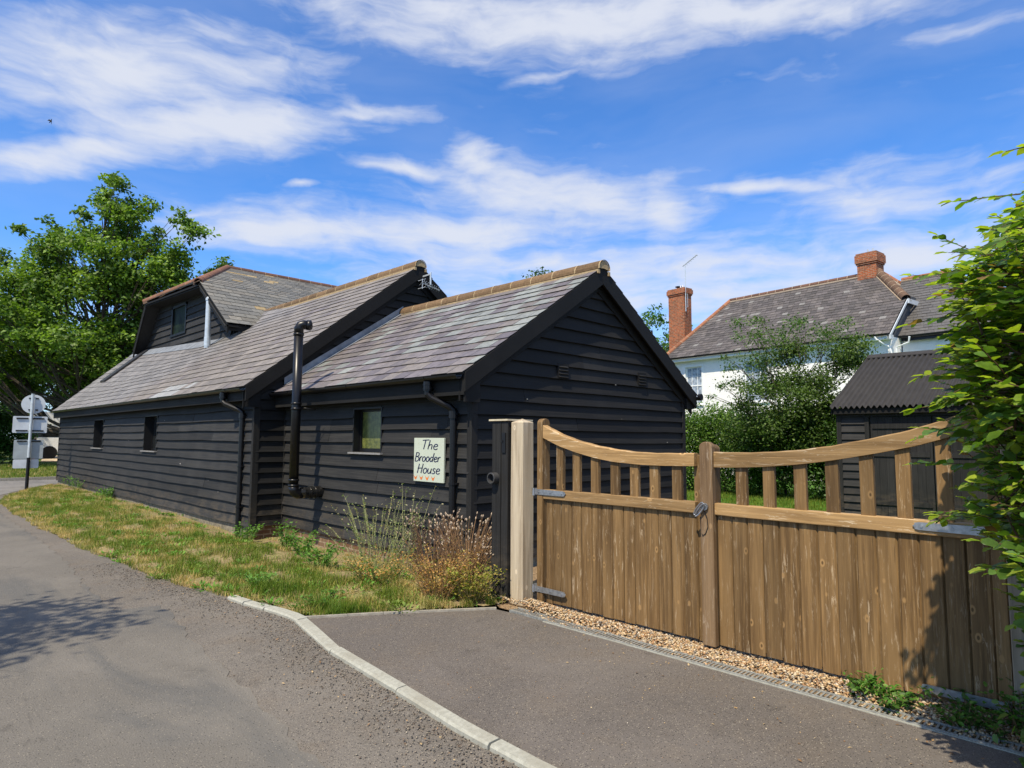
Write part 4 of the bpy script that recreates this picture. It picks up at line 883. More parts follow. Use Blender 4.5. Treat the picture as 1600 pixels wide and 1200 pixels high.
def leaf_gate(root, y0, y1, planks, slatp, top, bot, sty):
    mb = MB(); zb = .045
    for a, b in zip(planks, planks[1:]):
        d = random.uniform(-.002, .003); cf = .008; x = GX + .012 + d; lo = zb + random.uniform(-.006, .006) ; g = .0026; c = rt()
        # V-jointed board
        mb.add([(x + cf, a + g, lo), (x, a + g + cf, lo), (x, b - g - cf, lo), (x + cf, b - g, lo), (x + cf, a + g, 1.03), (x, a + g + cf, 1.03), (x, b - g - cf, 1.03), (x + cf, b - g, 1.03), (x + .02, a + g, lo), (x + .02, b - g, lo)],
               [(0, 4, 5, 1), (1, 5, 6, 2), (2, 6, 7, 3), (0, 1, 2, 3, 9, 8)], c)
    mb.box(GX + .024, GX + .034, planks[0], planks[-1], zb + .02, 1.03, (.05, .05, .05))
    mb.build('board_panel', M['wood_z'], root)
    mb = MB(); mb.box(GX - .016, GX + .055, y0, y1, 1.022, 1.112, rt()); mb.build('middle_rail', M['wood_y'], root, bevel=.005)
    mb = MB(); mb.box(GX + .034, GX + .08, y0, y1, .12, .26, rt()); mb.prism([(GX + .036, y0 + .06, .26), (GX + .036, y0 + .17, .26), (GX + .036, y1 - .06, 1.02), (GX + .036, y1 - .17, 1.02)], (.04, 0, 0), rt()); mb.build('ledge_and_brace', M['wood_y'], root)
    mb = MB(); curved_rail(mb, top, bot, y0, y1, GX - .018, GX + .055); mb.build('curved_top_rail', M['wood_y'], root)
    for c in slatp:
        mb = MB(); w = .042; mb.box(GX + .004, GX + .042, c - w, c + w, 1.105, min(curve_z(bot, c - w), curve_z(bot, c + w)) + .03, rt()); mb.build('slat', M['wood_z'], root, bevel=.003)
    return root
gl = empty('gate_leaf', (GX, 4.30, 0), 'left brown wooden gate leaf, its curved rail dipping away from the pale post', 'gate', 'pair of wooden driveway gates')
leaf_gate(gl, 2.62, 4.25, [2.625, 2.743, 2.86, 2.981, 3.099, 3.215, 3.328, 3.443, 3.563, 3.678, 3.797, 3.919, 4.037, 4.15, 4.235], [2.794, 3.009, 3.207, 3.414, 3.634, 3.851, 4.052], TOPL, BOTL, None)
# hanging stile with a rounded head
def stile(y0, y1, z0, z1, x0, x1, root, mat, name='stile', nx_=6):
    mb = MB(); n = 10; r = min((y1 - y0) / 2, .09); c = rt(); yc = (y0 + y1) / 2; hw = (y1 - y0) / 2
    prof = [(y0, z0), (y0, z1 - r * .75)] + [(yc - hw * cos(pi * i / n), z1 - r * .75 + r * .75 * sin(pi * i / n)) for i in range(1, n)] + [(y1, z1 - r * .75), (y1, z0)]
    mb.prism([(x0, a, b) for a, b in prof], (x1 - x0, 0, 0), c); return mb.build(name, mat, root, bevel=.006)
def stile_x(x0, x1, z0, z1, y0, y1, root, mat):
    mb = MB(); n = 10; c = rt(); xc = (x0 + x1) / 2; hw = (x1 - x0) / 2; r = .05
    prof = [(x0, z0), (x0, z1 - r)] + [(xc - hw * cos(pi * i / n), z1 - r + r * sin(pi * i / n)) for i in range(1, n)] + [(x1, z1 - r), (x1, z0)]
    mb.prism([(a, y0, b) for a, b in prof], (0, y1 - y0, 0), c); return mb.build('hanging_stile', mat, root, bevel=.005)
stile_x(GX - .02, GX + .09, .05, 1.80, 4.252, 4.325, gl, M['wood_z'])
stile(2.575, 2.655, .03, 1.48, GX + .036, GX + .085, gl, M['wood_z'], 'meeting_stile')
gr = empty('gate_leaf', (GX, .74, 0), 'right brown wooden gate leaf, from the round-headed centre stile into the hedge', 'gate', 'pair of wooden driveway gates')
leaf_gate(gr, .70, 2.47, [.735, .854, .971, 1.099, 1.219, 1.341, 1.463, 1.587, 1.7075, 1.837, 1.972, 2.094, 2.210, 2.331, 2.452], [.944, 1.166, 1.380, 1.597, 1.811, 2.035, 2.245], TOPR, BOTR, None)
cs = stile(2.452, 2.560, .035, 1.585, GX - .045, GX + .010, gr, M['wood_c'], 'meeting_stile'); part(cs, 'round-headed weathered centre stile covering the joint of the two leaves')
stile(2.457, 2.555, .035, 1.565, GX + .012, GX + .10, gr, M['wood_z'], 'meeting_stile')
cs2 = MB(); cs2.box(GX - .038, GX + .008, 2.36, 2.4505, .035, 1.02, rt()) if False else None
stile(.665, .733, .05, 1.7, GX - .01, GX + .07, gr, M['wood_z'], 'hanging_stile')
# strap hinges
def strap(root, y_h, y_t, z, cy_low=False, lbl=''):
    s = 1 if y_t > y_h else -1
    mb = MB(); n = [(y_h, z - .026), (y_h, z + .026), (y_t - s * .035, z + .024), (y_t - s * .012, z + .018), (y_t - s * .012, z + .010), (y_t, z), (y_t - s * .012, z - .010), (y_t - s * .012, z - .018), (y_t - s * .035, z - .024)]
    mb.prism([(GX - .027, a, b) for a, b in n], (.008, 0, 0))
    for f in (.12, .5, .88): q = y_h + (y_t - y_h) * f; mb.tube([(GX - .033, q, z), (GX - .024, q, z)], .008, 8, (.35,) * 3)
    mb.tube([(GX - .03, y_h - s * .015, z - .035), (GX - .03, y_h - s * .015, z + .035)], .016, 10)
    o = mb.build('strap_hinge', M['steel'], root); return part(o, lbl) if lbl else o
strap(gl, 4.345, 3.955, 1.085); strap(gl, 4.345, 3.955, .16); strap(gr, .70, 1.12, 1.075); strap(gr, .70, 1.12, .105)
# ring latch with its pull cord
lt = MB(); lt.tube([(GX - .05, 2.515, 1.085), (GX - .065, 2.515, 1.085)], .028, 14); lt.tube([(GX - .065, 2.515, 1.085), (GX - .075, 2.515, 1.085)], .014, 10)
ring = [(GX - .078 - .006 * sin(a), 2.545 + .045 * cos(a) * .8 - .02 * sin(a), 1.058 + .040 * sin(a) - .03 * cos(a)) for a in [2 * pi * i / 18 for i in range(19)]]
lt.tube(ring, .0065, 6); lt.tube([(x, y + .012, z + .01) for x, y, z in ring], .0055, 6); part(lt.build('ring_latch', M['steel'], gr), 'steel ring latch on the centre stile')
lt = MB(); lt.tube([(GX - .055, 2.52, 1.05), (GX - .052, 2.50, 1.00), (GX - .05, 2.495, .93), (GX - .05, 2.515, .88), (GX - .05, 2.54, .86), (GX - .03, 2.565, .90), (GX - .02, 2.575, 1.0)], .0035, 5, (.1,) * 3); lt.build('cord', M['dark'], gr)
# posts
def post(x0, x1, y0, y1, h, mat, name, lbl, cap=.035, tilt=0):
    mb = MB(); c = (.7, .31, .62); xc, yc = (x0 + x1) / 2, (y0 + y1) / 2; n = 5; vs = []; fs = []; ch = .006
    ring = lambda z, e=0: [(x0 + ch + e, y0 + e, z), (x1 - ch - e, y0 + e, z), (x1 - e, y0 + ch + e, z), (x1 - e, y1 - ch - e, z), (x1 - ch - e, y1 - e, z), (x0 + ch + e, y1 - e, z), (x0 + e, y1 - ch - e, z), (x0 + e, y0 + ch + e, z)]
    for z, e in ((-.2, 0), (h * .5, -.002), (h - cap - .004, 0), (h - cap, .004)): vs += ring(z, e)
    vs = [(x + tilt * z, y, z) for x, y, z in vs]; vs.append((xc + tilt * h, yc, h))
    for k in range(3):
        for i in range(8): fs.append((k * 8 + i, k * 8 + (i + 1) % 8, k * 8 + 8 + (i + 1) % 8, k * 8 + 8 + i))
    for i in range(8): fs.append((24 + i, 24 + (i + 1) % 8, 32))
    mb.add(vs, fs, c); o = mb.build(name, mat); return o
E_ = empty('gate_post', (4.54, 4.42, 0), 'pale square timber post with a shallow pyramid top at the gate\'s left end', 'gate post')
mb_o = post(4.50, 4.655, 4.395, 4.56, 1.80, M['wood_post'], 'post', ''); 
for v in mb_o.data.vertices: v.co -= Vector((4.54, 4.42, 0))
mb_o.parent = E_
mb = MB(); mb.box(4.66, 4.70, 4.345, 4.40, 1.055, 1.115); mb.box(4.66, 4.70, 4.345, 4.40, .13, .19); mb.each('hinge_pin', M['steel'], E_)
E2 = empty('gate_post', (4.65, .65, 0), 'grey square timber post at the right end of the gate, half hidden by the hedge', 'gate post')
o = post(4.60, 4.76, .505, .655, 1.86, M['wood_post_r'], 'post', '')
for v in o.data.vertices: v.co -= Vector((4.65, .65, 0))
o.parent = E2
mb = MB(); mb.box(4.60, 4.68, .36, .498, -.1, 1.7, rt()); tag(mb.build('fence_board', M['wood_post_r'], bevel=.004), 'upright grey timber beside the right gate post under the hedge', 'fence')
# black boarded cupboard between the barn corner and the post
K = empty('meter_cupboard', (4.55, 4.70, 0), 'narrow black boarded cupboard with pale lid and round pipe socket beside the pale post', 'cupboard')
mb = MB(); 
for k, (a, b) in enumerate(((4.575, 4.735), (4.737, 4.80))): mb.box(4.47, 4.49, a, b, .0, 1.77, rnd_tone())
mb.box(4.492, 4.80, 4.575, 4.795, 0, 1.765, (.8,) * 3); mb.box(4.462, 4.4695, 4.665, 4.67, .0, 1.77, (.5,) * 3); mb.build('carcass', M['board_z'], K, bevel=.003)
M['lid'] = flat('pale_lid_wood', (.52, .46, .33), .7, .2, 0, .15, 12); mb = MB(); mb.box(4.452, 4.82, 4.562, 4.835, 1.78, 1.797); mb.build('lid', M['lid'], K)
mb = MB(); yc = 4.745; ring = 22; vs = []; fs = []
for (x, r) in ((4.47, .056), (4.40, .056), (4.398, .053), (4.398, .044), (4.46, .042)): vs += [(x, yc + r * cos(2 * pi * i / ring), 1.205 + r * sin(2 * pi * i / ring)) for i in range(ring)]
for k in range(4):
    for i in range(ring): fs.append((k * ring + i, k * ring + (i + 1) % ring, (k + 1) * ring + (i + 1) % ring, (k + 1) * ring + i))
fs.append(tuple(range(4 * ring, 5 * ring))); mb.add(vs, fs); M['sock'] = flat('grey_black_socket', (.05, .05, .052), .4, .4); part(mb.build('pipe_socket', M['sock'], K), 'round black pipe socket')
mb = MB(); mb.box(4.458, 4.4695, 4.60, 4.65, 1.46, 1.66); mb.tube([(4.45, 4.642, 1.575), (4.46, 4.642, 1.575)], .012, 10, (1.5,) * 3); mb.build('latch_plate', M['dark'], K)
# ------------------------------------------------------------------ the painted sign
S = empty('name_sign', (4.93, 6.42, 1.33), 'pale green hand-painted name board reading The Brooder House with four small orange hens', 'sign')
t = NT('sign_board_paint'); n = t.noise(12, 4, .6); M['signp'] = t.fin(t.mix(n, (.45, .50, .41), (.52, .565, .47)), .55, n, .08, .003, .35)
mb = MB(); sx0, sx1 = 4.905, 4.930; sy0, sy1, sz0, sz1 = 6.125, 6.735, 1.060, 1.605
mb.box(sx0, sx1, sy0, sy1, sz0, sz1); mb.build('board', M['signp'], S, bevel=.003)
mb = MB(); mb.box(4.931, 4.972, 6.3, 6.34, 1.1, 1.55); mb.box(4.931, 4.972, 6.55, 6.59, 1.1, 1.55); mb.build('batten', M['board_z'], S)
M['ink'] = flat('navy_lettering', (.008, .010, .055), .5); M['orange'] = flat('orange_paint', (.62, .17, .035), .6)
GLY = {  # strokes in a box: x 0..w, y 0..1 (x-height .55)
 'T': (.62, [[(.0, .97), (.25, 1.0), (.62, 1.02)], [(.30, 1.0), (.27, .5), (.24, 0)]]),
 'h': (.50, [[(.10, 1.0), (.06, .5), (.03, 0)], [(.04, .30), (.15, .48), (.30, .52), (.36, .40), (.35, .15), (.38, 0)]]),
 'e': (.48, [[(.05, .28), (.20, .30), (.36, .36), (.34, .50), (.20, .56), (.07, .44), (.04, .22), (.12, .04), (.28, .0), (.42, .10)]]),
 'B': (.60, [[(.10, 1.0), (.07, .5), (.05, 0)], [(.02, .97), (.25, 1.02), (.46, .92), (.44, .70), (.28, .56), (.10, .53)], [(.20, .54), (.42, .48), (.52, .30), (.44, .08), (.22, -.02), (.0, .02)]]),
 'r': (.36, [[(.06, .55), (.06, .3), (.04, 0)], [(.05, .32), (.14, .48), (.25, .56), (.33, .52)]]),
 'o': (.50, [[(.22, .55), (.08, .44), (.04, .22), (.14, .02), (.30, .02), (.41, .20), (.40, .42), (.28, .55), (.18, .54)]]),
 'd': (.54, [[(.38, .50), (.22, .54), (.08, .40), (.05, .18), (.14, .02), (.28, .06), (.39, .28)], [(.47, 1.02), (.42, .5), (.38, .1), (.44, .0)]]),
 'H': (.64, [[(.12, 1.0), (.09, .5), (.05, -.02)], [(.55, 1.02), (.50, .5), (.46, -.02)], [(.0, .50), (.28, .53), (.56, .55)]]),
 'u': (.50, [[(.06, .54), (.04, .22), (.12, .03), (.26, .05), (.36, .26), (.40, .54)], [(.40, .54), (.37, .2), (.42, 0)]]),
 's': (.42, [[(.34, .48), (.22, .56), (.09, .48), (.12, .34), (.26, .26), (.30, .12), (.18, .0), (.02, .06)]])}
def smooth_poly(p, k=4):
    out = []; P = [p[0]] + list(p) + [p[-1]]
    for i in range(1, len(P) - 2):
        for j in range(k):
            t_ = j / k; a, b, c, d = P[i - 1], P[i], P[i + 1], P[i + 2]
            out.append(tuple(.5 * ((2 * b[q]) + (-a[q] + c[q]) * t_ + (2 * a[q] - 5 * b[q] + 4 * c[q] - d[q]) * t_ ** 2 + (-a[q] + 3 * b[q] - 3 * c[q] + d[q]) * t_ ** 3) for q in (0, 1)))
    out.append(p[-1]); return out
def write(mb, word, y_left, z_base, hgt, wscale, pen, slant=.16):
    cx = 0
    for ch in word:
        w, st = GLY[ch]
        for s_ in st:
            p = smooth_poly(s_); pts = [(y_left - (cx + a) * wscale - b * slant * wscale, z_base + b * hgt) for a, b in p]
            vs = []; fs = []
            for i, (y, z) in enumerate(pts):
                a_, b_ = pts[max(0, i - 1)], pts[min(len(pts) - 1, i + 1)]; d = Vector((b_[0] - a_[0], b_[1] - a_[1])); d = d.normalized() if d.length else Vector((1, 0)); nrm_ = Vector((-d.y, d.x)) * pen * (.75 + .35 * abs(d.y))
                vs += [(sx0 - .0012, y + nrm_.x * 1.25, z + nrm_.y), (sx0 - .0012, y - nrm_.x * 1.25, z - nrm_.y)]
                if i: q = 2 * i; fs.append((q - 2, q - 1, q + 1, q))
            mb.add(vs, fs)
        cx += w
mb = MB(); write(mb, 'The', 6.585, 1.463, .115, .215, .0075); write(mb, 'Brooder', 6.715, 1.312, .105, .155, .0075); write(mb, 'House', 6.665, 1.165, .115, .185, .0075); mb.build('lettering', M['ink'], S)
for i, yc in enumerate((6.695, 6.575, 6.455, 6.335)):
    mb = MB(); k = .95; zc = 1.108
    pts = [(-.038, .034), (-.030, .005), (-.014, -.022), (.002, -.032), (.020, -.020), (.034, .004), (.040, .034), (.022, .012), (.004, .004), (-.020, .010)]
    mb.add([(sx0 - .0012, yc - a * k, zc + b * k) for a, b in pts], [tuple(range(len(pts)))]); mb.build('painted_hen', M['orange'], S)

# ================================================================== ROAD SIGNS SEEN FROM BEHIND
R_ = empty('road_sign', (3.30, 24.0, 0), 'grey sign pole with one round and three rectangular plates, seen from behind', 'road sign')
ax = Vector((3.3, 24.0, 0)).normalized(); sr = Vector((ax.y, -ax.x, 0)); base = Vector((3.30, 24.0, 0)); fr = ax * .07
mb = MB(); mb.tube([base + up * .95, base + up * 2.86], .042, 12); mb.tube([base + up * 2.86, base + up * 2.88], .046, 12); part(mb.build('pole', M['pale_metal'], R_), 'pale grey upper pole')
mb = MB(); mb.tube([base - up * .2, base + up * .96], .046, 12); part(mb.build('pole', M['black_plastic'], R_), 'black lower pole')
M['plate'] = flat('sign_back_grey', (.56, .60, .64), .5, .4, .1, .08, 4); M['plate2'] = flat('sign_back_blue_grey', (.34, .38, .40), .5, .4, .1, .1, 4)
def plate(w, z0, z1, off, lbl, mat, round_=False, br=(.15, .85)):
    c = base + fr + sr * off; mb = MB(); n = 28; h = (z1 - z0)
    if round_: pts = [c + sr * (w / 2 * cos(2 * pi * i / n)) + up * ((z0 + z1) / 2 + h / 2 * sin(2 * pi * i / n)) for i in range(n)]
    else:
        r = .03; pts = []
        for (sx_, sz_, a0) in ((1, 1, 0), (-1, 1, 90), (-1, -1, 180), (1, -1, 270)):
            for k in range(4): a = radians(a0 + k * 30); pts.append(c + sr * (sx_ * (w / 2 - r) + r * cos(a)) + up * ((z0 + z1) / 2 + sz_ * (h / 2 - r) + r * sin(a)))
    mb.prism(pts, ax * .004); o = mb.build('plate', mat, R_); part(o, lbl)
    mb = MB()
    for f in br:
        z = z0 + h * f; ww = w * (.40 if round_ else .80)
        for s_ in (-1, 1): a = c + sr * (.05 * s_) - ax * .028 + up * (z - .02); mb.obox(a, sr * (s_ * (ww / 2 - .05)), -ax * -.024, up * .04)
    mb.each('bracket', M['dark'], R_)
plate(.60, 2.28, 2.86, .03, 'round plate seen from behind', M['plate'], True, (.2, .8)); plate(.84, 1.70, 2.20, -.02, 'wide rectangular plate seen from behind', M['plate'], False, (.13, .87)); plate(.72, .92, 1.49, -.02, 'blue-grey rectangular plate seen from behind', M['plate2'], False, (.93,)); plate(.62, .64, .905, -.06, 'small lowest plate seen from behind', M['plate'], False, ())

# ================================================================== WHITE HOUSE
HA = radians(6.46); dW = Vector((sin(HA), cos(HA), 0)); nW = Vector((-cos(HA), sin(HA), 0)); PR = Vector((25.931, 6.819, 0))
H = empty('white_house', tuple(PR), 'white rendered two-storey house with a hipped grey slate roof and two brick chimneys', 'house')
def hp(s, t_, z): return PR + dW * s - nW * t_ + up * z
t = NT('white_render'); n = t.noise(3, 5, .6); n2 = t.noise(22, 5, .7); c = t.mix(t.ramp(n, .35, .7), (.80, .80, .79), (.88, .87, .85)); c = t.mix(t.ramp(n2, .55, .75, 0, .4), c, (.64, .65, .66)); M['render'] = t.fin(c, .8, n2, .5, .02, .2)
SE, TE = 10.15, 7.4; WT = .28
def hbox(mb, s0, s1, t0, t1, z0, z1, col=(1, 1, 1)): mb.obox(hp(s0, t0, z0), dW * (s1 - s0), -nW * (t1 - t0), up * (z1 - z0), col)
holes = [(8.13, 9.03, 3.25, 5.02), (4.85, 5.95, 3.25, 5.02)]
mb = MB(); s = -.05
for a, b, z0, z1 in sorted(holes) + [(SE - .15, SE - .15, 0, 0)]:
    hbox(mb, s, a, WT, WT + .3, -.3, 5.42)
    if z1: hbox(mb, a, b, WT, WT + .3, -.3, z0); hbox(mb, a, b, WT, WT + .3, z1, 5.42)
    s = b
hbox(mb, SE - .45, SE - .15, WT + .3, TE, -.3, 5.42); hbox(mb, -.05, .25, WT + .3, TE, -.3, 5.42); hbox(mb, .25, SE - .45, TE - .3, TE, -.3, 5.42)
mb.build('wall', M['render'], H)
M['gable_shade'] = flat('gable_wall_shade', (.07, .08, .095), .6, .3, 0, .2, 5)  # strip of house wall coloured dark to stand for the shade there
mb = MB(); mb.prism([hp(-.05, .4, 5.42), hp(-.05, TE - .1, 5.42), hp(-.05, 5.6, 7.2), hp(-.05, 2.0, 7.2)], dW * .2); part(mb.build('shaded_gable_wall', M['gable_shade'], H), 'gable wall strip beside the white barge board, its colour darkened for shade')
M['white'] = flat('white_paint', (.78, .80, .80), .5, .4, 0, .04, 5); M['curtain'] = flat('pane_with_curtain', (.28, .33, .40), .12, .6, 0, .5, 7)
for wi, (a, b, z0, z1) in enumerate(holes):
    mb = MB(); f = .05
    for q in ((a, a + f, z0, z1), (b - f, b, z0, z1), (a + f, b - f, z0, z0 + f), (a + f, b - f, z1 - f, z1), (a + f, b - f, (z0 + z1) / 2 - .025, (z0 + z1) / 2 + .025)): hbox(mb, q[0], q[1], WT + .08, WT + .13, q[2], q[3])
    for k in (1, 2):
        for (u0, u1) in ((z0 + f, (z0 + z1) / 2 - .025), ((z0 + z1) / 2 + .025, z1 - f)): sx_ = a + (b - a) * k / 3; hbox(mb, sx_ - .011, sx_ + .011, WT + .085, WT + .125, u0, u1)
    for zz in (z0 + (z1 - z0) * .25, z0 + (z1 - z0) * .75): hbox(mb, a + f, b - f, WT + .09, WT + .12, zz - .011, zz + .011)
    hbox(mb, a - .09, b + .09, WT - .07, WT + .08, z0 - .07, z0 - .003); 
    for q in ((a - .08, a, z0, z1 + .08), (b, b + .08, z0, z1 + .08), (a, b, z1, z1 + .08)): hbox(mb, q[0], q[1], WT - .018, WT + .0, q[2], q[3])
    w = mb.build('window', M['white'], H); part(w, ('sash window near the barn', 'sash window behind the tall bush')[wi])
    mb = MB(); hbox(mb, a + f, b - f, WT + .10, WT + .108, z0 + f, z1 - f); mb.build('pane', M['curtain'], w)
# roof
def hroof(mb, q0, q1, q2, q3, pal, rows, cd):
    n = (q1 - q0).cross(q3 - q0).normalized(); n = n if n.z > 0 else -n; P = lambda u, v: (q0.lerp(q1, u)).lerp(q3.lerp(q2, u), v)
    for r in range(rows):
        v0, v1 = r / rows, min(1, (r + 1.15) / rows); L0 = max(.05, (P(1, v0) - P(0, v0)).length); nc = max(1, int(L0 / cd)); off = .5 / nc if r % 2 else 0
        for c in range(-1, nc + 1):
            a, b = max(0, c / nc + off), min(1, (c + 1) / nc + off)
            if b - a < 1e-3: continue
            l = .012 + random.uniform(0, .012); e = .004 / L0; A, B, C_, D_ = P(a + e, v0) + n * l, P(b - e, v0) + n * l, P(b - e, v1) + n * .002, P(a + e, v1) + n * .002
            mb.add([A, B, C_, D_, A - n * .012, B - n * .012], [(0, 1, 2, 3), (4, 5, 1, 0)], pal())
    m4 = [q0, q1, q2, q3]; mb.add([v - n * .004 for v in m4] + [v - n * .06 for v in m4], [(0, 1, 2, 3), (7, 6, 5, 4), (0, 4, 5, 1), (1, 5, 6, 2), (3, 2, 6, 7), (0, 3, 7, 4)], (.03,) * 3)
def pal_h():
    k = random.uniform(.7, 1.25)
    if random.random() < .035: return (.19, .185, .18)
    return random.choice([(.095 * k, .085 * k, .086 * k), (.11 * k, .098 * k, .095 * k), (.08 * k, .073 * k, .073 * k)])
def pal_h2(): k = random.uniform(.85, 1.12); return (.10 * k, .096 * k, .094 * k)
eL, eR = hp(SE, -.05, 5.5), hp(-.12, -.05, 5.5); rL, rR = hp(8.6, 3.5, 8.62), hp(1.55, 3.5, 8.66); bL, bR = hp(SE, 7.6, 5.5), hp(-.12, 7.6, 5.5)
vR = eR.lerp(hp(-.12, 3.5, 8.66), .47); vR2 = bR.lerp(hp(-.12, 3.5, 8.66), .47)
mb = MB(); mR = eL.lerp(rL, .47); hroof(mb, eR, eL, mR, vR, pal_h, 11, .26); hroof(mb, vR, mR, rL, rR, pal_h, 12, .26)
hroof(mb, eL, bL, rL, rL, pal_h, 16, .3); hroof(mb, vR2, vR, rR, rR, pal_h, 10, .3); hroof(mb, bL, bR, rR, rL, pal_h, 12, .5)
part(mb.build('roof', M['slate_old'], H), 'main slate roof of the white house')
mb = MB(); ridge(mb, rR, rL, .12, 17, (.13, .07, .05), (.40, .32, .24), end=False); ridge(mb, rL, eL, .11, 11, (.26, .11, .06), (.36, .27, .18), end=False); mb.build('ridge_tiles', M['ridge'], H)
mb = MB(); ridge(mb, rR + Vector((0, 0, .0)), vR, .17, 8, (.12, .075, .05), (.40, .31, .22), end=False); ridge(mb, rR, vR2, .15, 8, (.30, .13, .075), (.5, .4, .3), end=False); part(mb.build('ridge_tiles', M['ridge'], H), 'fat half-round hip tiles')
mb = MB(); d = vR - eR; mb.obox(eR - d * .02 + dW * -.06 + up * -.12, d * 1.03, dW * .03, up * .11); mb.obox(vR + dW * -.10 + up * -.17, (vR2 - vR), dW * .05, up * .18); mb.obox(hp(-.18, -.10, 5.28), -nW * .25, dW * .06, up * .16)
M['blue_white'] = flat('grey_white_bargeboard', (.50, .55, .60), .5, .3, 0, .06, 4); mb.build('barge_board', M['blue_white'], H)
mb = MB(); gutter(mb, hp(-.1, -.14, 5.48), hp(SE + .05, -.14, 5.48), .06); mb.build('gutter', M['black_plastic'], H)
mb = MB(); hbox(mb, -.02, SE, -.04, WT + .02, 5.30, 5.42); mb.build('fascia', M['white'], H)
mb = MB(); q = lambda s, t_, z: hp(s, t_, z); mb.tube([q(.35, -.14, 5.42), q(.30, -.12, 5.30), q(.10, .05, 5.12), q(-.05, .12, 5.0), q(-.10, .15, 4.7)], .034, 8); mb.tube([q(-.75, .0, 5.30), q(-.70, .05, 5.10), q(-.25, .15, 4.98), q(-.22, .18, 3.2)], .034, 8); mb.build('downpipe', M['white'], H)
# chimneys with corbelled heads, pots and flashing
def chimney(s0, s1, t0, t1, z0, z1, lbl, band=.38):
    mb = MB(); hbox(mb, s0, s1, t0, t1, z0, z1 - band); e = .035
    hbox(mb, s0 - e, s1 + e, t0 - e, t1 + e, z1 - band, z1 - band + .08); hbox(mb, s0 - 2 * e, s1 + 2 * e, t0 - 2 * e, t1 + 2 * e, z1 - band + .08, z1 - .08); hbox(mb, s0 - e, s1 + e, t0 - e, t1 + e, z1 - .08, z1)
    return part(mb.build('chimney', M['brick'], H), lbl)
c1 = chimney(10.42, 11.42, 2.15, 2.75, 3.0, 9.48, 'tall red brick chimney at the barn end of the house')
mb = MB(); p = hp(10.95, 2.4, 9.48); mb.tube([p, p + up * .12], .09, 10); mb.tube([p + up * .12, p + up * .15], [.16, .18], 10); mb.build('cowl', M['dark'], c1)
for ds in (.18, .32): 
    mb = MB(); p = hp(10.42 + ds, 2.3, 9.48); mb.tube([p, p + up * .16], .03, 8); mb.build('pot', M['white'], c1)
mb = MB(); hbox(mb, 10.05, 10.42, 1.9, 2.9, 6.05, 6.10); mb.prism([hp(10.40, 1.95, 5.9), hp(10.40, 2.95, 5.9), hp(9.75, 2.95, 6.6), hp(9.75, 1.95, 6.6)], up * .05); mb.build('flashing', M['lead'], H)
c2 = chimney(1.52, 2.28, 3.2, 3.95, 8.0, 9.55, 'short red brick chimney at the right end of the ridge', .50)
for ds in (.22, .42): 
    mb = MB(); p = hp(1.52 + ds, 3.5, 9.55); mb.tube([p, p + up * .2], .035, 8); mb.build('pot', M['pale_metal'], c2)
# back wing
mb = MB(); hbox(mb, -3.6, -.1, 1.15, 1.45, -.3, 5.45); hbox(mb, -3.6, -3.3, 1.45, 7, -.3, 5.45); part(mb.build('wall', M['render'], H), 'white wall of the back wing')
we0, we1 = hp(-3.8, .9, 5.48), hp(.35, .9, 5.48); wr0, wr1 = hp(-.62, 4.1, 8.3), hp(.9, 4.1, 8.3); mb = MB(); hroof(mb, we0, we1, wr1, wr0, pal_h2, 22, .3); hroof(mb, hp(-3.8, 7.4, 5.48), we0, wr0, wr0, pal_h2, 14, .5)
part(mb.build('roof', M['slate'], H), 'smoother slate roof of the back wing')
mb = MB(); ridge(mb, wr0, wr1, .11, 4, (.26, .11, .06), (.33, .24, .16), end=False); ridge(mb, wr0, we0, .11, 11, (.26, .11, .06), (.33, .24, .16), end=False); mb.build('ridge_tiles', M['ridge'], H)
mb = MB(); gutter(mb, hp(-3.8, .82, 5.44), hp(-.15, .82, 5.44), .06); hbox(mb, -3.8, -.15, .92, 1.0, 5.28, 5.42); mb.build('gutter', M['black_plastic'], H)
mb = MB(); hbox(mb, -2.45, -1.75, 1.11, 1.14, 3.9, 5.0); mb.build('window', M['glass'], H)
A2 = empty('aerial', tuple(hp(10.45, 2.3, 9.0)), 'thin aerial on a pole strapped to the tall chimney', 'aerial')
mb = MB(); p = hp(10.36, 2.2, 8.2); mb.tube([p, p + up * 2.45], .022, 8); mb.tube([p + up * .2, p + up * .2 + dW * -.12 , p + up * .9 + dW * -.12, p + up * .9], .01, 5); mb.build('mast', M['pale_metal'], A2)
mb = MB(); a = p + up * 2.40; mb.tube([a - dW * -.15, a + dW * -.75 + up * .42], .024, 6)
for k in range(6): c0 = a + (dW * -.75 + up * .42) * (k / 6 + .1); mb.tube([c0 + nW * .12, c0 - nW * .12], .008, 5)
mb.build('boom', M['pale_metal'], A2); 

# ================================================================== BLACK GARDEN SHED WITH CORRUGATED ROOF
SH = empty('garden_shed', (14.71, 4.84, 0), 'black boarded garden shed with a corrugated black roof behind the right gate leaf', 'shed')
sx, sy = 14.71, 4.84
mb = MB(); boards(mb, (sx, sy, 0), (0, -1, 0), (-1, 0, 0), 0, .50, 0, 2.2, p=.162, joint=9); mb.box(sx + .005, sx + .05, sy - .5, sy, 0, 2.3, (.7,) * 3); boards(mb, (sx, sy + 0, 0), (1, 0, 0), (0, 1, 0), 0, 5.2, 0, 2.2, p=.162)
mb.box(sx + .02, sx + 5.2, sy - .05, sy - .005, 0, 2.2, (.7,) * 3); mb.box(sx + 5.1, sx + 5.2, .5, sy - .06, 0, 2.3); mb.prism([(sx + .02, sy - .04, 2.2), (sx + 5.4, sy - .04, 2.2), (sx + 2.75, sy - .04, 3.55)], (0, .03, 0), (.7,) * 3)
mb.build('wall', M['board_y'], SH)
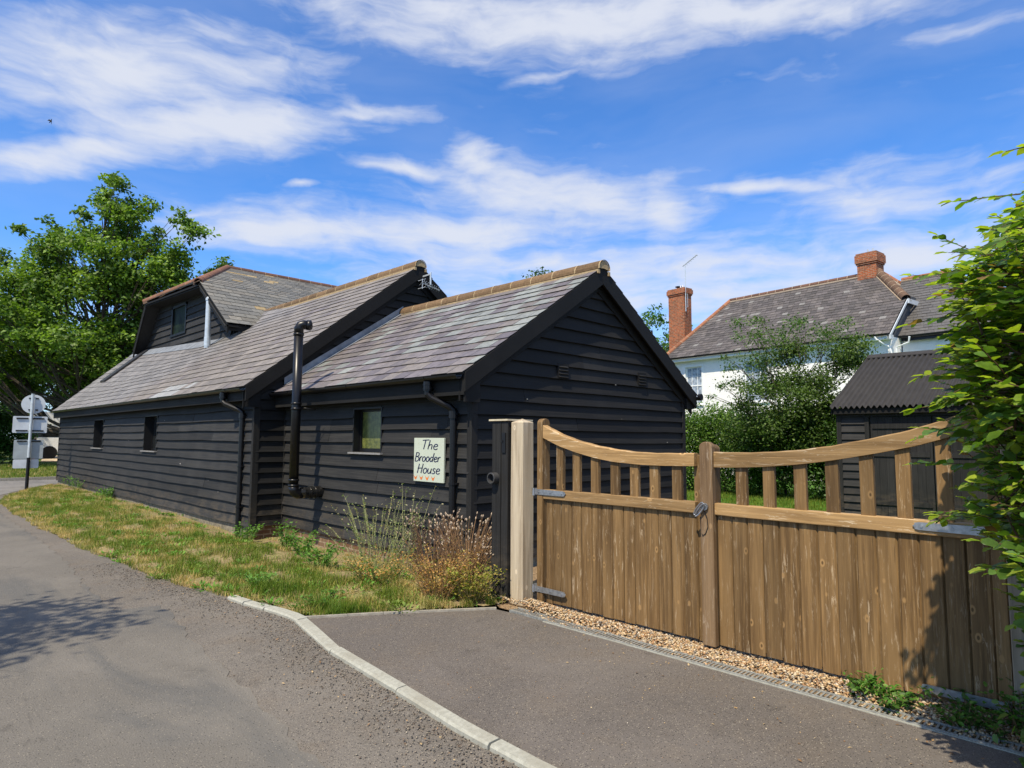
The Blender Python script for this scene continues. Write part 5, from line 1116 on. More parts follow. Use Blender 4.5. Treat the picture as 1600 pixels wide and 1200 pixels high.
mb = MB(); mb.box(sx - .05, sx + .01, sy - .04, sy + .05, 0, 2.24); mb.box(sx - .05, sx + .01, sy - .58, sy - .50, 0, 2.24); mb.box(sx - .05, sx + .01, sy - 2.9, sy - 2.82, 0, 2.24); mb.box(sx - .05, sx + .01, sy - 2.82, sy - .58, 2.10, 2.24); mb.box(sx, sx + .04, sy - 4.6, sy - 2.9, 0, 2.24); mb.build('frame', M['board_z'], SH)
for k in range(2):
    mb = MB(); y0_ = sy - .60 - k * 1.11
    for j in range(8): mb.box(sx - .02, sx + .005, y0_ - (j + 1) * .1365, y0_ - j * .1365 - .004, .04, 2.09, rnd_tone())
    for z in (.3, 1.28, 1.85): mb.box(sx - .045, sx - .021, y0_ - 1.05, y0_ - .04, z, z + .10)
    mb.build('door', M['board_z'], SH)
mb = MB(); rows_ = []; amp = .030; per = .108; ny = int(4.9 / (per / 6)); vs = []; fs = []
e0 = Vector((sx - .22, 0, 2.30)); r0 = Vector((sx + 2.55, 0, 3.66)); tt = (r0 - e0)
yy0 = sy + .12
for i in range(ny + 1):
    y = yy0 - i * per / 6; h = amp * cos(2 * pi * i / 6)
    for f in (0, .5, 1): p = e0 + tt * f; vs.append((p.x, y, p.z + h)); 
    p = Vector((sx + 2.55 + 2.75, 0, 2.32)); vs.append((p.x, y, p.z + h))
    if i: q = (i - 1) * 4; r_ = i * 4; fs += [(q, q + 1, r_ + 1, r_), (q + 1, q + 2, r_ + 2, r_ + 1), (q + 2, q + 3, r_ + 3, r_ + 2)]
mb.add(vs, fs); mb.add([(a, b, c - .008) for a, b, c in vs], [f[::-1] for f in fs])
M['corr'] = flat('black_corrugated_sheet', (.036, .034, .033), .7, .2, 0, .12, 5); mb.build('roof', M['corr'], SH, smooth=True)
mb = MB(); mb.prism([(sx + 2.40, yy0, 3.62), (sx + 2.55, yy0, 3.71), (sx + 2.70, yy0, 3.62), (sx + 2.70, yy0, 3.60), (sx + 2.55, yy0, 3.685), (sx + 2.40, yy0, 3.60)], (0, -4.9, 0)); mb.build('ridge_cap', M['corr'], SH)
mb = MB(); mb.box(sx - .16, sx - .14, sy - 4.7, sy + .08, 2.16, 2.27); mb.prism([(sx - .15, sy + .10, 2.16), (sx - .15, sy + .10, 2.28), (sx + 2.55, sy + .10, 3.62), (sx + 2.55, sy + .10, 3.48)], (0, .02, 0)); mb.build('fascia', M['trim'], SH)
# ================================================================== VEGETATION
LEAF_V = [(0, 0, 0), (.45, .30, .10), (.45, -.30, .10), (1, 0, 0)]; LEAF_F = [(0, 2, 1), (1, 2, 3)]
LEAF6_V = [(0, 0, 0), (.25, .24, .06), (.25, -.24, .06), (.62, .30, .09), (.62, -.30, .09), (1, 0, -.04), (.25, 0, 0), (.62, 0, .0)]
LEAF6_F = [(0, 6, 1), (0, 2, 6), (1, 6, 7), (1, 7, 3), (2, 4, 7), (2, 7, 6), (3, 7, 5), (7, 4, 5)]
def crown(name, clumps, per, sub, size, greens, parent, mat=None, updir=.5, spread=.42, tpl=None, subr=.28):
    """clumps (x,y,z,r): leaves gathered in sub-clumps spread through each clump's volume"""
    P = []; Nn = []; Cc = []; greens = np.array(greens)
    for (x, y, z, r) in clumps:
        n = max(6, int(sub * (r ** 1.6))); u = RNG.normal(0, 1, (n, 3)); u /= np.linalg.norm(u, axis=1, keepdims=True); rad = r * RNG.random((n, 1)) ** (spread); c0 = np.array([[x, y, z]]) + u * rad * np.array([[1, 1, .8]])
        k = per; d = RNG.normal(0, subr * min(r, 1.2), (n, k, 3)) * np.array([1, 1, .6]); p = c0[:, None, :] + d; P.append(p.reshape(-1, 3))
        nn = RNG.normal(0, .75, (n, k, 3)) + (u * .5)[:, None, :]; nn[..., 2] += updir + .35; Nn.append(nn.reshape(-1, 3))
        g = greens[RNG.integers(0, len(greens), n)][:, None, :] * RNG.uniform(.75, 1.25, (n, 1, 1)) * RNG.uniform(.8, 1.25, (n, k, 1)); Cc.append(g.reshape(-1, 3))
    P = np.concatenate(P); Nn = np.concatenate(Nn); Cc = np.concatenate(Cc); N = len(P)
    tv, tf = tpl or (LEAF_V, LEAF_F)
    return scatter(name, tv, tf, P, rots(Nn, RNG.uniform(0, 6.28, N)), size * RNG.uniform(.65, 1.25, N), Cc, mat or M['leaf'], parent)
def limbs(mb, base, h, clumps, r0, n=10, col=(1, 1, 1)):
    base = Vector(base); top = base + up * h
    pts = [base + (top - base) * (i / 6) + Vector((random.uniform(-.04, .04) * h * .3, random.uniform(-.04, .04) * h * .3, 0)) * (i > 0) for i in range(7)]
    mb.tube(pts, [r0 * (1.25 if i == 0 else 1) * (1 - .13 * i) for i in range(7)], 9, col)
    for (x, y, z, r) in clumps:
        q = min(max((z - base.z) / h - .28, .12), .95); k = q * 6; i = min(5, int(k)); a = pts[i].lerp(pts[i + 1], k - i); b = Vector((x, y, z)); m_ = a.lerp(b, .5) + Vector((random.uniform(-.3, .3), random.uniform(-.3, .3), -.12 * (b - a).length))
        rr = r0 * (.42 - .25 * q); mb.tube([a, a.lerp(m_, .5) + Vector((0, 0, -.05)), m_, m_.lerp(b, .5) + Vector((.05, 0, .08)), b], [rr, rr * .8, rr * .6, rr * .4, rr * .15], 6, col)
        for _ in range(3): e = b + Vector((random.uniform(-1, 1), random.uniform(-1, 1), random.uniform(-.3, .9))) * r * .8; mb.tube([m_, m_.lerp(e, .55) + Vector((0, 0, .1)), e], [rr * .4, rr * .28, rr * .08], 5, col)
def lat(o, a, dpt, z):   # a metres to the right of o as seen from the lane, dpt metres farther
    return (o[0] + rh.x * a + fh.x * dpt, o[1] + rh.y * a + fh.y * dpt, z)
# ---- oak beyond the far end of the barn
O = (8.0, 39.0, 0)
OAK = empty('oak_tree', O, 'large broad green oak rising beyond the far end of the barn', 'tree')
# (metres right of the trunk, height, radius)
oc = [(.1, 15.3, .55), (.9, 14.9, .6), (1.55, 14.1, .75), (1.9, 12.9, .8), (.2, 13.7, .9), (-.9, 13.2, .55), (.8, 12.6, 1.1), (-3.2, 12.8, .8), (-2.5, 12.1, .8), (-3.9, 12.3, .5), (-1.9, 11.2, .9), (-.6, 11.6, 1.0), (.9, 11.0, 1.3), (2.3, 11.3, .9), (3.0, 12.2, .45),
 (4.4, 12.9, .65), (5.0, 12.3, .8), (5.5, 11.2, .8), (4.3, 11.2, .9), (5.8, 10.2, .6), (3.4, 10.1, .9), (4.8, 9.2, 1.1), (5.9, 8.7, .7), (-5.4, 10.9, .9), (-4.3, 10.2, 1.1), (-3.0, 9.6, 1.2), (-1.4, 9.4, 1.4), (.3, 9.2, 1.4), (2.0, 9.2, 1.3), (3.4, 8.2, 1.3),
 (-5.6, 8.7, 1.3), (-4.0, 7.9, 1.4), (-2.2, 7.6, 1.5), (-.4, 7.2, 1.5), (1.5, 7.3, 1.4), (3.0, 6.6, 1.3), (-5.8, 6.2, 1.5), (-4.1, 5.6, 1.4), (-2.4, 5.4, 1.5), (-.6, 5.0, 1.4), (1.2, 5.2, 1.3), (2.6, 4.9, 1.1), (-5.6, 4.4, 1.1), (-4.3, 4.2, .9), (-1.6, 4.2, 1.0), (-.8, 3.9, 1.0), (.8, 3.9, .9), (4.0, 6.9, 1.0), (4.6, 7.8, 1.0), (-1.6, 6.3, 1.2), (.5, 6.2, 1.2), (-3.2, 6.6, 1.3), (1.4, 10.2, 1.0), (-2.2, 10.3, 1.0), (-6.5, 9.7, 1.2), (-7, 7.5, 1.4)]
ocl = [(*lat(O, a, random.uniform(-1.9, 1.9) * (1 if z < 12 else .5), 0)[:2], z, r) for a, z, r in oc]
ocl += [(*lat(O, random.gauss(-.5, 2.4), random.uniform(-1.5, 1.5), 0)[:2], random.uniform(4.5, 11), random.uniform(1.0, 1.4)) for _ in range(26)] + [(*lat(O, a, d_, 0)[:2], z, r) for a, d_, z, r in ((.3, .5, 12.2, 1.2), (1.1, -.5, 13.3, .9), (-.2, 0, 14.4, .7), (.7, .3, 13.9, .8), (-1.2, .5, 12.3, .9), (1.9, .4, 11.9, 1.0), (-2.3, -.4, 11.3, 1.0), (3.2, .3, 11.0, 1.0), (-3.4, .3, 11.2, 1.0), (4.0, -.3, 10.2, 1.0), (-6.3, 0, 6.5, 1.4), (-5.8, 1, 4.9, 1.2), (-4.6, 2, 4.2, 1.1))]
ocl += [(*lat(O, random.uniform(-5.5, 4.5), random.uniform(2, 4.5), 0)[:2], random.uniform(5, 9.5), random.uniform(1, 1.5)) for _ in range(10)] + [(*lat(O, random.uniform(-5.5, 3), random.uniform(-4, -2.5), 0)[:2], random.uniform(4.5, 8), random.uniform(.9, 1.3)) for _ in range(8)]
crown('crown', ocl, 22, 27, .225, [(.10, .175, .022), (.135, .225, .03), (.19, .29, .05), (.07, .13, .017)], OAK, updir=.5, subr=.20, spread=.58)
mb = MB(); limbs(mb, O, 12.2, ocl, .22); mb.build('trunk', M['bark'], OAK)
# ---- darker trees and hedge behind the oak
def tree(base, h, w, n, label, per=30, sub=16, size=.30, greens=None, z0=.25, name='background_tree', group=None, r=(1.0, 1.7), trunk=.25):
    T = empty(name, (base[0], base[1], 0), label, 'tree', group); cl = []
    for i in range(n):
        f = random.random(); z = h * (z0 + (1 - z0 - .06) * f); env = w * (1 - (2 * f - .9) ** 2 * .45) * (1 if f < .75 else 1 - (f - .75) * 2.4); a = random.uniform(0, 6.28); q = env * sqrt(random.random())
        cl.append((base[0] + q * cos(a), base[1] + q * sin(a), z, random.uniform(*r)))
    crown('crown', cl, per, sub, size, greens or [(.04, .075, .012), (.055, .10, .016), (.075, .13, .022)], T); mb = MB(); limbs(mb, (base[0], base[1], 0), h * .85, cl[::2], trunk); mb.build('trunk', M['bark'], T); return T
tree((0.2, 55, 0), 12.5, 5.2, 30, 'dark tree filling the gap at the left edge behind the oak', group='trees beyond the oak')
tree((15.6, 50.5, 0), 8.5, 4.6, 24, 'dark tree behind the oak, to the right of its trunk above the barn roof', group='trees beyond the oak', z0=.3)
tree((5.0, 66, 0), 11, 5.5, 22, 'far tree standing behind the parked coach', group='trees beyond the oak', z0=.4)
tree((-1.5, 46, 0), 9.5, 4.2, 22, 'small dark tree at the far left beyond the side road', group='trees beyond the oak')
tree((34.6, 22.3, 0), 10.0, 2.0, 14, 'light green tree behind the tall brick chimney of the white house', greens=[(.07, .15, .025), (.09, .19, .03)], z0=.5, r=(.7, 1.0), size=.22)
tree((-4.0, 72, 0), 9, 6, 22, 'far tree at the left edge of the view, beyond the clipped hedge', group='trees beyond the oak', z0=.2)
tree((12.0, 74, 0), 10, 6, 24, 'far tree behind the coach, to the right of the oak trunk', group='trees beyond the oak', z0=.2)
# sparse tip above the near ridge
T = empty('young_tree', (18.3, 16.9, 0), 'thin sprays of a young tree showing above the near ridge', 'tree'); 
tips = [(*lat((18.3, 16.9), a, 0, 0)[:2], z, .24) for a, z in ((-.42, 7.95), (-.15, 8.25), (.12, 8.15), (.38, 8.0), (-.3, 7.6), (.1, 7.6), (.5, 7.7), (0, 7.0), (-.5, 6.9), (.5, 6.8), (0, 6.2), (.4, 5.8), (-.5, 5.5))]
crown('crown', tips, 5, 60, .14, [(.05, .09, .03), (.07, .12, .035)], T, subr=.55); mb = MB(); limbs(mb, (18.3, 16.9, 0), 7.2, tips, .08); mb.build('trunk', M['bark'], T)
def hedge(name, x0, x1, y0, y1, z0, z1, label, n, per, size, greens, rough=.25, parent=None, group=None, sub=None):
    Hh = empty(name, ((x0 + x1) / 2, (y0 + y1) / 2, 0), label, 'hedge', group); P = []
    cl = [(random.uniform(x0, x1), random.uniform(y0, y1), z0 + (z1 - z0) * random.random() ** .8, random.uniform(.35, .65)) for _ in range(n)]
    crown('foliage', cl, per, 60, size, greens, Hh, subr=.30); mb = MB()
    for i in range(int((y1 - y0) / .5) + 2): y = y0 + i * .5 + random.uniform(-.1, .1); mb.tube([((x0 + x1) / 2, min(y, y1), 0), ((x0 + x1) / 2 + random.uniform(-.2, .2), min(y, y1) + .05, (z0 + z1) * .4), ((x0 + x1) / 2 + random.uniform(-.3, .3), min(y, y1), z1 * .85)], [.04, .03, .01], 6)
    mb.build('stems', M['bark'], Hh); return Hh
hedge('hedge', 1.5, 6.4, 46.2, 47.6, .2, 3.0, 'clipped dark green hedge beyond the side road at the left edge', 80, 12, .16, [(.04, .10, .015), (.06, .14, .02), (.03, .07, .01)])
hedge('hedge', 18.0, 19.2, 8.0, 12.6, .1, 2.35, 'leafy green hedge in front of the white house, right of the near gable', 150, 18, .085, [(.055, .12, .018), (.09, .17, .025), (.12, .20, .03), (.04, .085, .012)])
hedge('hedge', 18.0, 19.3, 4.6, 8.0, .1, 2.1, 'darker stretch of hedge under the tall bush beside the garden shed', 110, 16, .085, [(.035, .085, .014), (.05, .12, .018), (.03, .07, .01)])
# tall loose bush in the middle
B = empty('tall_bush', (18.1, 7.0, 0), 'tall loose green bush with reaching sprays in front of the white house', 'bush'); bc = (18.1, 7.0)
bcl = []
for _ in range(64):
    z = .6 + 3.6 * random.random() ** .9; w = 1.75 * (1 - ((z - 2.3) / 3.4) ** 2) ; a = random.uniform(-1, 1); d = random.uniform(-.9, .9); bcl.append((*lat(bc, a * w + .1, d, 0)[:2], z, random.uniform(.35, .55)))
top = []
for a, z, r in ((-1.55, 4.9, .2), (-1.25, 4.5, .3), (-.95, 5.0, .22), (-.8, 4.3, .4), (-.35, 4.7, .28), (0, 4.35, .4), (.25, 4.95, .24), (.7, 4.5, .36), (1.1, 4.6, .3), (1.45, 4.95, .22), (1.6, 4.3, .32), (-1.9, 3.6, .2), (-2.15, 3.05, .18), (-2.4, 2.8, .12), (-2.0, 3.9, .12), (-1.7, 3.2, .25), (-1.5, 2.5, .3), (1.95, 3.8, .28), (2.2, 3.4, .22), (1.9, 3.0, .3), (2.4, 3.0, .15), (-1.8, 4.4, .14), (-1.65, 2.0, .3), (.45, 4.1, .4), (1.2, 4.0, .4), (-1.2, 3.8, .4), (2.35, 3.85, .12), (1.7, 2.4, .4)): top.append((*lat(bc, a, random.uniform(-.4, .4), 0)[:2], z, r))
crown('foliage', bcl, 24, 112, .082, [(.06, .105, .02), (.08, .135, .026), (.105, .165, .035), (.04, .075, .014)], B, subr=.32, spread=.5)
crown('sprays', top, 9, 190, .075, [(.06, .12, .03), (.08, .15, .035), (.10, .14, .04)], B, subr=.55, spread=.7)
mb = MB(); limbs(mb, (18.1, 7.0, 0), 3.4, bcl[::3] + top, .07); mb.build('stems', M['bark'], B)

# ---- roadside tree out to the left whose branches throw the shadow on the road
tree((-3.82, 5.65, 0), 6.6, 1.75, 22, 'leafy roadside tree on the left that throws its shadow across the lane', per=24, sub=20, size=.12, name='roadside_tree', z0=.5, r=(.55, .8), trunk=.14)

# ---- beech hedge at the right end of the gate: every leaf modelled
BH = empty('beech_hedge', (4.3, -.2, 0), 'bright green beech hedge spilling over the right end of the gate', 'hedge')
BV = []; BF = []
prof = [(0, 0, 0), (.12, .10, .02), (.30, .25, .05), (.52, .31, .07), (.74, .25, .05), (.90, .12, .0), (1.0, 0, -.06)]
for i, (x, w, h) in enumerate(prof): 
    z = -.10 * x * x; wv = .018 * (-1) ** i
    if w == 0: BV += [(x, 0, z)] * 3
    else: BV += [(x - .03, w, z + h + wv), (x, 0, z), (x - .03, -w, z + h - wv)]
for i in range(len(prof) - 1): a = i * 3; b = a + 3; BF += [(a, a + 1, b + 1), (a, b + 1, b), (a + 1, a + 2, b + 2), (a + 1, b + 2, b + 1)]
def ymax(x, z):
    k = np.interp((z - 1.6) / x, [-.45, -.33, -.25, -.17, -.146, -.114, -.08, -.042, 0, .03, .07, .102, .134, .166, .206, .23, .274, .294, .342, .39], [.13, .122, .13, .145, .152, .178, .188, .178, .192, .190, .192, .190, .188, .178, .196, .188, .152, .132, .06, .02]); return x * k
Lp, Ld, Ln, Ls, Lc = [], [], [], [], []; tw = MB()
GR = np.array([(.16, .25, .02), (.22, .30, .025), (.11, .20, .02), (.27, .34, .035), (.085, .165, .02), (.09, .17, .04), (.065, .13, .02)]); BRN = np.array((.22, .13, .05))
def sprig(p, d, ln, s=.074, thick=.0035):
    d = Vector(d).normalized(); p = Vector(p); pts = [p.copy()]; k = int(ln / .029); side = d.cross(up).normalized(); sg = 1; q = p.copy(); dd_ = d.copy()
    for i in range(k):
        dd_ = (dd_ + Vector((random.uniform(-.12, .12), random.uniform(-.12, .12), random.uniform(-.10, .10) - .015))).normalized(); q = q + dd_ * .029; pts.append(q.copy())
        side = dd_.cross(up).normalized(); sg = -sg; ld = (dd_ * .75 + side * sg * .8 + Vector((0, 0, random.uniform(-.35, .15)))).normalized()
        Lp.append(tuple(q)); Ld.append(tuple(ld)); n_ = (Vector((random.uniform(-.75, .75), random.uniform(-.75, .75), 1)) + Vector((-.25, 0, 0))).normalized(); Ln.append(tuple(n_)); Ls.append(s * random.uniform(.45, 1.25) * (1.1 if i < k - 2 else .7)); Lc.append(BRN if random.random() < .03 else GR[random.randrange(len(GR))] * random.uniform(.7, 1.25))
    Lp.append(tuple(q)); Ld.append(tuple(dd_)); Ln.append((0, 0, 1)); Ls.append(s * .8); Lc.append(GR[3] * random.uniform(.8, 1.2))
    tw.tube(pts[::2] + [pts[-1]], [thick * (1 - .6 * i / max(1, len(pts[::2]))) for i in range(len(pts[::2]) + 1)], 4)
cnt = 0; tries = 0
while cnt < 1350 and tries < 120000:
    tries += 1
    x = random.uniform(2.95, 5.0); z = .25 + 2.75 * random.random(); y = random.uniform(-.5, .98)
    lim = float(ymax(x, z)); ln = random.uniform(.14, .34)
    if x > 4.45 and z < 1.75 and y > .50: continue          # behind the gate face
    lim = lim - .03 + .05 * sin(z * 9 + x * 4) * sin(x * 7 - z * 5)
    if y > lim - .05 or y < lim - .62: continue
    if z < .95 and x < 3.7: continue
    d = Vector((random.uniform(-1.1, .35), random.uniform(.1, 1.1), random.uniform(-.35, .6))); e = Vector((x, y, z)) + d.normalized() * ln
    if e.y > ymax(e.x, e.z) + .04 - abs(random.gauss(0, .07)): continue
    if e.x > 4.5 and e.z < 1.75 and e.y > .62: continue
    sprig((x, y, z), d, ln); cnt += 1
# long sprays that reach out of the mass (found in the picture by their height)
for (x, y, z, dx_, dy_, dz_, ln) in ((3.4, .40, 2.30, -.25, 1, .15, .40), (3.5, .50, 2.18, -.1, 1, .05, .34), (3.3, .45, 2.38, .1, 1, .35, .26), (3.3, .35, 2.62, -.1, 1, .1, .26), (3.6, .45, 2.02, -.2, 1, -.1, .40), (3.2, .46, 1.86, -.1, 1, .12, .26), (3.4, .50, 1.78, -.2, 1, .05, .30),
   (3.3, .48, 1.68, -.1, 1, .02, .30), (3.5, .50, 1.63, -.2, 1, .1, .30), (3.2, .40, 1.34, -.1, 1, .0, .30), (3.4, .45, 1.28, -.3, 1, -.05, .28), (3.6, .45, 1.33, -.4, 1, .0, .36), (3.0, .30, 1.22, -.1, 1, -.05, .22), (3.4, .30, 1.07, -.1, 1, -.05, .26), (3.1, .28, 1.12, -.3, 1, 0, .24), (3.2, .20, .98, 0, 1, .1, .25), (2.9, .20, 2.66, 0, 1, .05, .17), (3.6, .22, .62, -.2, 1, 0, .25), (3.5, .55, 1.5, -.2, 1, .0, .28)):
    sprig((x, y, z), (dx_, dy_, dz_), ln, .078)
for _ in range(60): z = random.uniform(1.7, 2.4); x = random.uniform(3.1, 3.9); y = float(ymax(x, z)) - .20; sprig((x, y, z), (random.uniform(-.6, .1), 1, random.uniform(-.1, .5)), random.uniform(.14, .26))
A_ = lambda q: np.array(q, float)
for _ in range(60):
    z = random.uniform(1.0, 2.0); x = random.uniform(3.3, 4.2); y = float(ymax(x, z)) - random.uniform(.12, .4); a = Vector((x, y, z)); b = a + Vector((random.uniform(-.15, .15), random.uniform(-.1, .16), random.uniform(.1, .35)))
    if b.y > float(ymax(b.x, b.z)) - .04: continue
    tw.tube([a, a.lerp(b, .5) + Vector((random.uniform(-.03, .03), 0, 0)), b], [.006, .0045, .002], 5)
scatter('leaves', BV, BF, A_(Lp), rots_dir(A_(Ld), A_(Ln)), A_(Ls), A_(Lc), M['leaf_near'], BH, smooth=True)
for _ in range(90):
    x = random.uniform(3.3, 4.9); z = random.uniform(.0, 1.5); y = random.uniform(-.9, .2); a = Vector((x, y, z)); b = a + Vector((random.uniform(-.3, .2), random.uniform(0, .25), random.uniform(.4, .8)))
    if b.y > float(ymax(b.x, b.z)) - .08 or a.y > float(ymax(a.x, a.z)) - .08: continue
    tw.tube([a, a.lerp(b, .5) + Vector((random.uniform(-.06, .06), 0, 0)), b], [.010, .007, .004], 6)
for _ in range(7): x = random.uniform(3.9, 4.9); tw.tube([(x, random.uniform(-.5, .2), 0), (x - .1, random.uniform(-.4, .2), 1.2), (x - .2, random.uniform(-.4, .3), 2.6)], [.03, .022, .008], 8)
tw.build('twigs', M['twig'], BH)
crown('inner_leaves', [(random.uniform(3.6, 4.9), random.uniform(-.9, .10), random.uniform(.15, 2.3), .28) for _ in range(240)] + [(random.uniform(4.0, 4.4), random.uniform(.1, .34), random.uniform(.1, 2.3), .20) for _ in range(50)], 14, 110, .07, GR[[0, 2, 4, 5]], BH, mat=M['leaf_near'], tpl=(LEAF6_V, LEAF6_F))

# ---- plants at the foot of things
def plant(name, label, cat, base, stems, leafs, size, cols, h, spread, zoff=0, stemcol=(.4, .45, .2), heads=None, group=None, flop=.4, tpl=None):
    T = empty(name, (base[0], base[1], float(zoff)), label, cat, group); P = []; D = []; N_ = []; S_ = []; C_ = []; mb = MB(); hd = MB()
    for i in range(stems):
        a = random.uniform(0, 6.28); r = spread * .35 * sqrt(random.random()); b = Vector((base[0] + r * cos(a), base[1] + r * sin(a), zoff)); hh = h * random.uniform(.55, 1.05); e = b + Vector((cos(a) * spread * random.uniform(.2, 1), sin(a) * spread * random.uniform(.2, 1), hh)); m_ = b.lerp(e, .5) + Vector((0, 0, hh * .14)); pts = [b, b.lerp(m_, .6), m_, m_.lerp(e, .55) + Vector((0, 0, .02)), e]
        mb.tube(pts, [.0035, .003, .0026, .002, .001], 4)
        for j in range(leafs):
            f = random.uniform(.12, 1) if leafs > 4 else random.uniform(.3, 1); p = pts[int(f * 3.99)].lerp(pts[min(4, int(f * 3.99) + 1)], (f * 3.99) % 1)
            if random.random() < flop: p = p + Vector((random.gauss(0, .04), random.gauss(0, .04), random.gauss(0, .03)))
            t_ = random.uniform(0, 6.28); P.append(tuple(p)); D.append((cos(t_), sin(t_), random.uniform(-.2, .9))); N_.append((random.gauss(0, .5), random.gauss(0, .5), 1)); S_.append(size * random.uniform(.5, 1.3)); C_.append(np.array(cols[random.randrange(len(cols))]) * random.uniform(.7, 1.25))
        if heads: hc, hs = heads; mb.col = stemcol; q = pts[3].lerp(e, .7); dq = (e - pts[3]).normalized(); hd.tube([e - dq * .004, e + dq * hs * .4, e + dq * hs], [hs * .12, hs * .34, hs * .10], 6, tuple(np.array(hc) * random.uniform(.6, 1.15)))
    tv, tf = tpl or (LEAF6_V, LEAF6_F); Dn = np.array(D); Dn /= np.linalg.norm(Dn, axis=1, keepdims=True)
    scatter('leaves', tv, tf, np.array(P), rots_dir(Dn, np.array(N_)), np.array(S_), np.array(C_), M['leaf'], T)
    mb.c = [stemcol] * len(mb.v); mb.add(hd.v, hd.f); 
    if heads: mb.c[-len(hd.v):] = hd.c
    mb.build('stems', M['vcol'], T)
    return T
LT = [(0, 0, 0), (.5, .10, .03), (.5, -.10, .03), (1, 0, 0)], LEAF_F
GG = [(.10, .20, .03), (.14, .24, .05), (.08, .16, .025)]; DRY = [(.44, .25, .08), (.50, .31, .11), (.38, .19, .05), (.30, .25, .07)]; PALE = [(.20, .26, .10), (.28, .32, .16), (.14, .22, .06), (.36, .34, .22)]
plant('tall_weed', 'tall wispy pale green weed against the black wall, left of the name board', 'weed', (4.50, 6.95), 44, 30, .026, PALE + [(.30, .24, .12)], .98, .62, -.10, (.30, .32, .14))
plant('tall_weed', 'slender weed stems reaching up just below the name board', 'weed', (4.50, 6.35), 16, 26, .026, PALE, 1.08, .34, -.04, (.30, .30, .14))
plant('seeding_weed', 'brown clump of dry upright stems with pale seed heads beside the cupboard', 'weed', (4.46, 5.18), 150, 3, .03, DRY, .76, .34, 0, (.24, .14, .07), heads=((.46, .36, .26), .026), tpl=LT)
plant('seeding_weed', 'smaller clump of dry seed-headed stems at the barn corner below the downpipe', 'weed', (4.52, 5.85), 90, 3, .03, DRY, .78, .34, -.02, (.15, .085, .05), heads=((.40, .30, .22), .026), tpl=LT)
plant('dry_bush', 'low rusty brown half-dead bush at the end of the verge', 'weed', (4.05, 5.10), 110, 18, .024, DRY + [(.20, .20, .05)], .46, .38, .02, (.30, .18, .08))
plant('dry_bush', 'yellow-green leafy mound in front of the black cupboard', 'weed', (4.20, 4.80), 85, 18, .030, [(.24, .27, .04), (.32, .30, .06), (.18, .23, .03), (.36, .24, .08)], .34, .28, .01, (.25, .2, .08))
plant('dry_bush', 'rust and green mound of weeds left of the brown bush', 'weed', (4.0, 6.1), 80, 16, .026, DRY + GG + DRY[:2] + [(.20, .24, .04)], .36, .42, .0, (.2, .18, .06))
for i, (x, y, h, s_, lb) in enumerate(((4.25, 8.35, .30, .22, 'bright green weed under the small window'), (4.35, 9.05, .40, .16, 'green weed against the brick plinth below the soil pipe'), (4.22, 10.15, .26, .26, 'leafy green weed at the foot of the corner downpipe'), (4.05, 7.5, .26, .28, 'broad green weed between the soil pipe and the tall wispy weeds'), (4.3, 22.6, .34, .45, 'green nettle patch near the far end of the long wall'), (4.28, 19.0, .26, .2, 'small weed by the long wall near the farther slit window'), (3.0, 6.9, .12, .22, 'low dandelion leaves near the tip of the kerb'), (3.15, 5.75, .10, .24, 'low clover at the verge edge by the driveway'))):
    plant('verge_weed', lb, 'weed', (x, y), 26, 12, .045 if h > .15 else .03, [(.09, .21, .03), (.13, .27, .045), (.07, .16, .025)], h, s_, float(vz(x, y)), (.15, .25, .06), group='small weeds on the verge')
for i, (x, y, h, s_, lb) in enumerate(((4.44, 1.22, .07, .14, 'green weeds at the foot of the gate below the lower right hinge'), (4.42, .88, .10, .16, 'leafy weeds by the base of the right gate post'), (4.50, .60, .22, .14, 'ivy leaves growing round the right gate post foot'), (4.42, .40, .22, .2, 'ivy at the bottom right corner beside the drain'), (4.47, 1.38, .10, .10, 'tuft of grass in the gravel under the right gate leaf'), (4.50, .80, .12, .3, 'dark creeping leaves over the gravel at the drain end'))):
    plant('gate_weed', lb, 'weed', (x, y), 24, 12, .036, [(.06, .16, .025), (.09, .21, .03), (.05, .11, .02), (.14, .25, .05)], h, s_, .01, (.2, .12, .06), group='weeds at the foot of the right gate post')
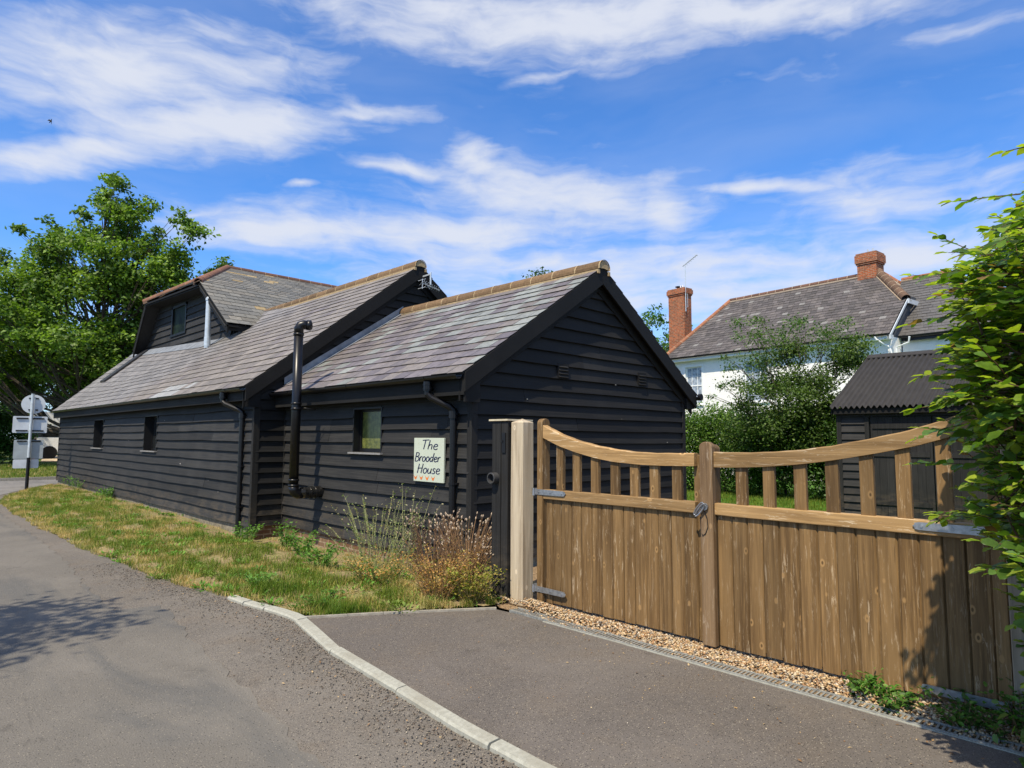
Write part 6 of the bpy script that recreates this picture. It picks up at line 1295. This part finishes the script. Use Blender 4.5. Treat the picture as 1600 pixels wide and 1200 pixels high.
# ================================================================== FAR THINGS
BUS = empty('coach', (8.6, 53.4, 0), 'white coach parked beyond the trees, seen past the end of the barn', 'bus')
bd = Vector((ax.y, -ax.x, 0)); bo = Vector((7.35, 53.8, 0))
def bb(mb, u0, u1, w0, w1, z0, z1, col=(1, 1, 1)): mb.obox(bo + bd * u0 + ax * w0 + up * z0, bd * (u1 - u0), ax * (w1 - w0), up * (z1 - z0), col)
mb = MB(); bb(mb, 0, 7.5, 0, 2.4, .45, 1.55); bb(mb, 0, 7.5, 0, 2.4, 2.1, 3.3); bb(mb, .02, 7.48, .06, 2.34, 1.55, 2.1); mb.build('body', M['white'], BUS, bevel=.05)
mb = MB(); bb(mb, .1, 7.4, -.012, .055, 1.56, 2.09); mb.build('window_band', M['glass'], BUS)
for u in (1.15, 5.6): mb = MB(); p = bo + bd * u + up * .48; mb.tube([p - ax * .02, p + ax * .3], .46, 16); mb.build('wheel', M['dark'], BUS)
M['red'] = flat('red_lamp', (.5, .03, .03), .4); mb = MB(); bb(mb, .03, .55, -.02, -.004, 1.05, 1.30); mb.build('tail_lamp', M['red'], BUS)
BP = empty('brick_pillar', (6.85, 49.0, 0), 'short red brick pillar by the yard entrance beyond the side road', 'pillar'); mb = MB(); mb.box(6.7, 7.05, 48.85, 49.2, 0, 1.45); mb.build('shaft', M['brick'], BP); mb = MB(); mb.box(6.66, 7.09, 48.81, 49.24, 1.452, 1.53); mb.build('cap', M['concrete'], BP)
BN = empty('banner', (3.25, 41.0, 0), 'white and red banner on a pole at the far left edge', 'banner'); mb = MB(); mb.tube([(3.22, 41, 0), (3.22, 41, 2.3)], .03, 8); mb.build('pole', M['pale_metal'], BN); mb = MB(); mb.box(3.05, 3.45, 41.03, 41.05, .9, 2.15); mb.build('cloth', M['white'], BN); mb = MB(); mb.box(3.3, 3.42, 41.018, 41.028, 1.1, 1.9); mb.build('stripe', M['red'], BN)
BR = empty('bird', (6.5, 47.6, 21.2), 'small dark bird flying high at the upper left', 'bird')
mb = MB(); c0 = Vector((6.5, 47.6, 21.2)); u_ = rh; mb.tube([c0 - u_ * .12 + up * -.10, c0 - up * .02, c0 + u_ * .02 + up * .14], [.015, .045, .012], 7); 
mb.build('body', M['trim'], BR)
mb = MB(); mb.add([c0 + up * .05, c0 + up * -.05, c0 - u_ * .14 + up * .12, c0 - u_ * .24 + up * .02, c0 - u_ * .15 + up * .02], [(0, 2, 4, 1), (2, 3, 4)]); mb.build('wing', M['trim'], BR)
mb = MB(); mb.add([c0 + up * .05, c0 + up * -.05, c0 + u_ * .03 + up * -.16 + ax * .2, c0 + u_ * .05 + up * -.02 + ax * .2], [(0, 1, 2, 3)]); mb.build('wing', M['trim'], BR)
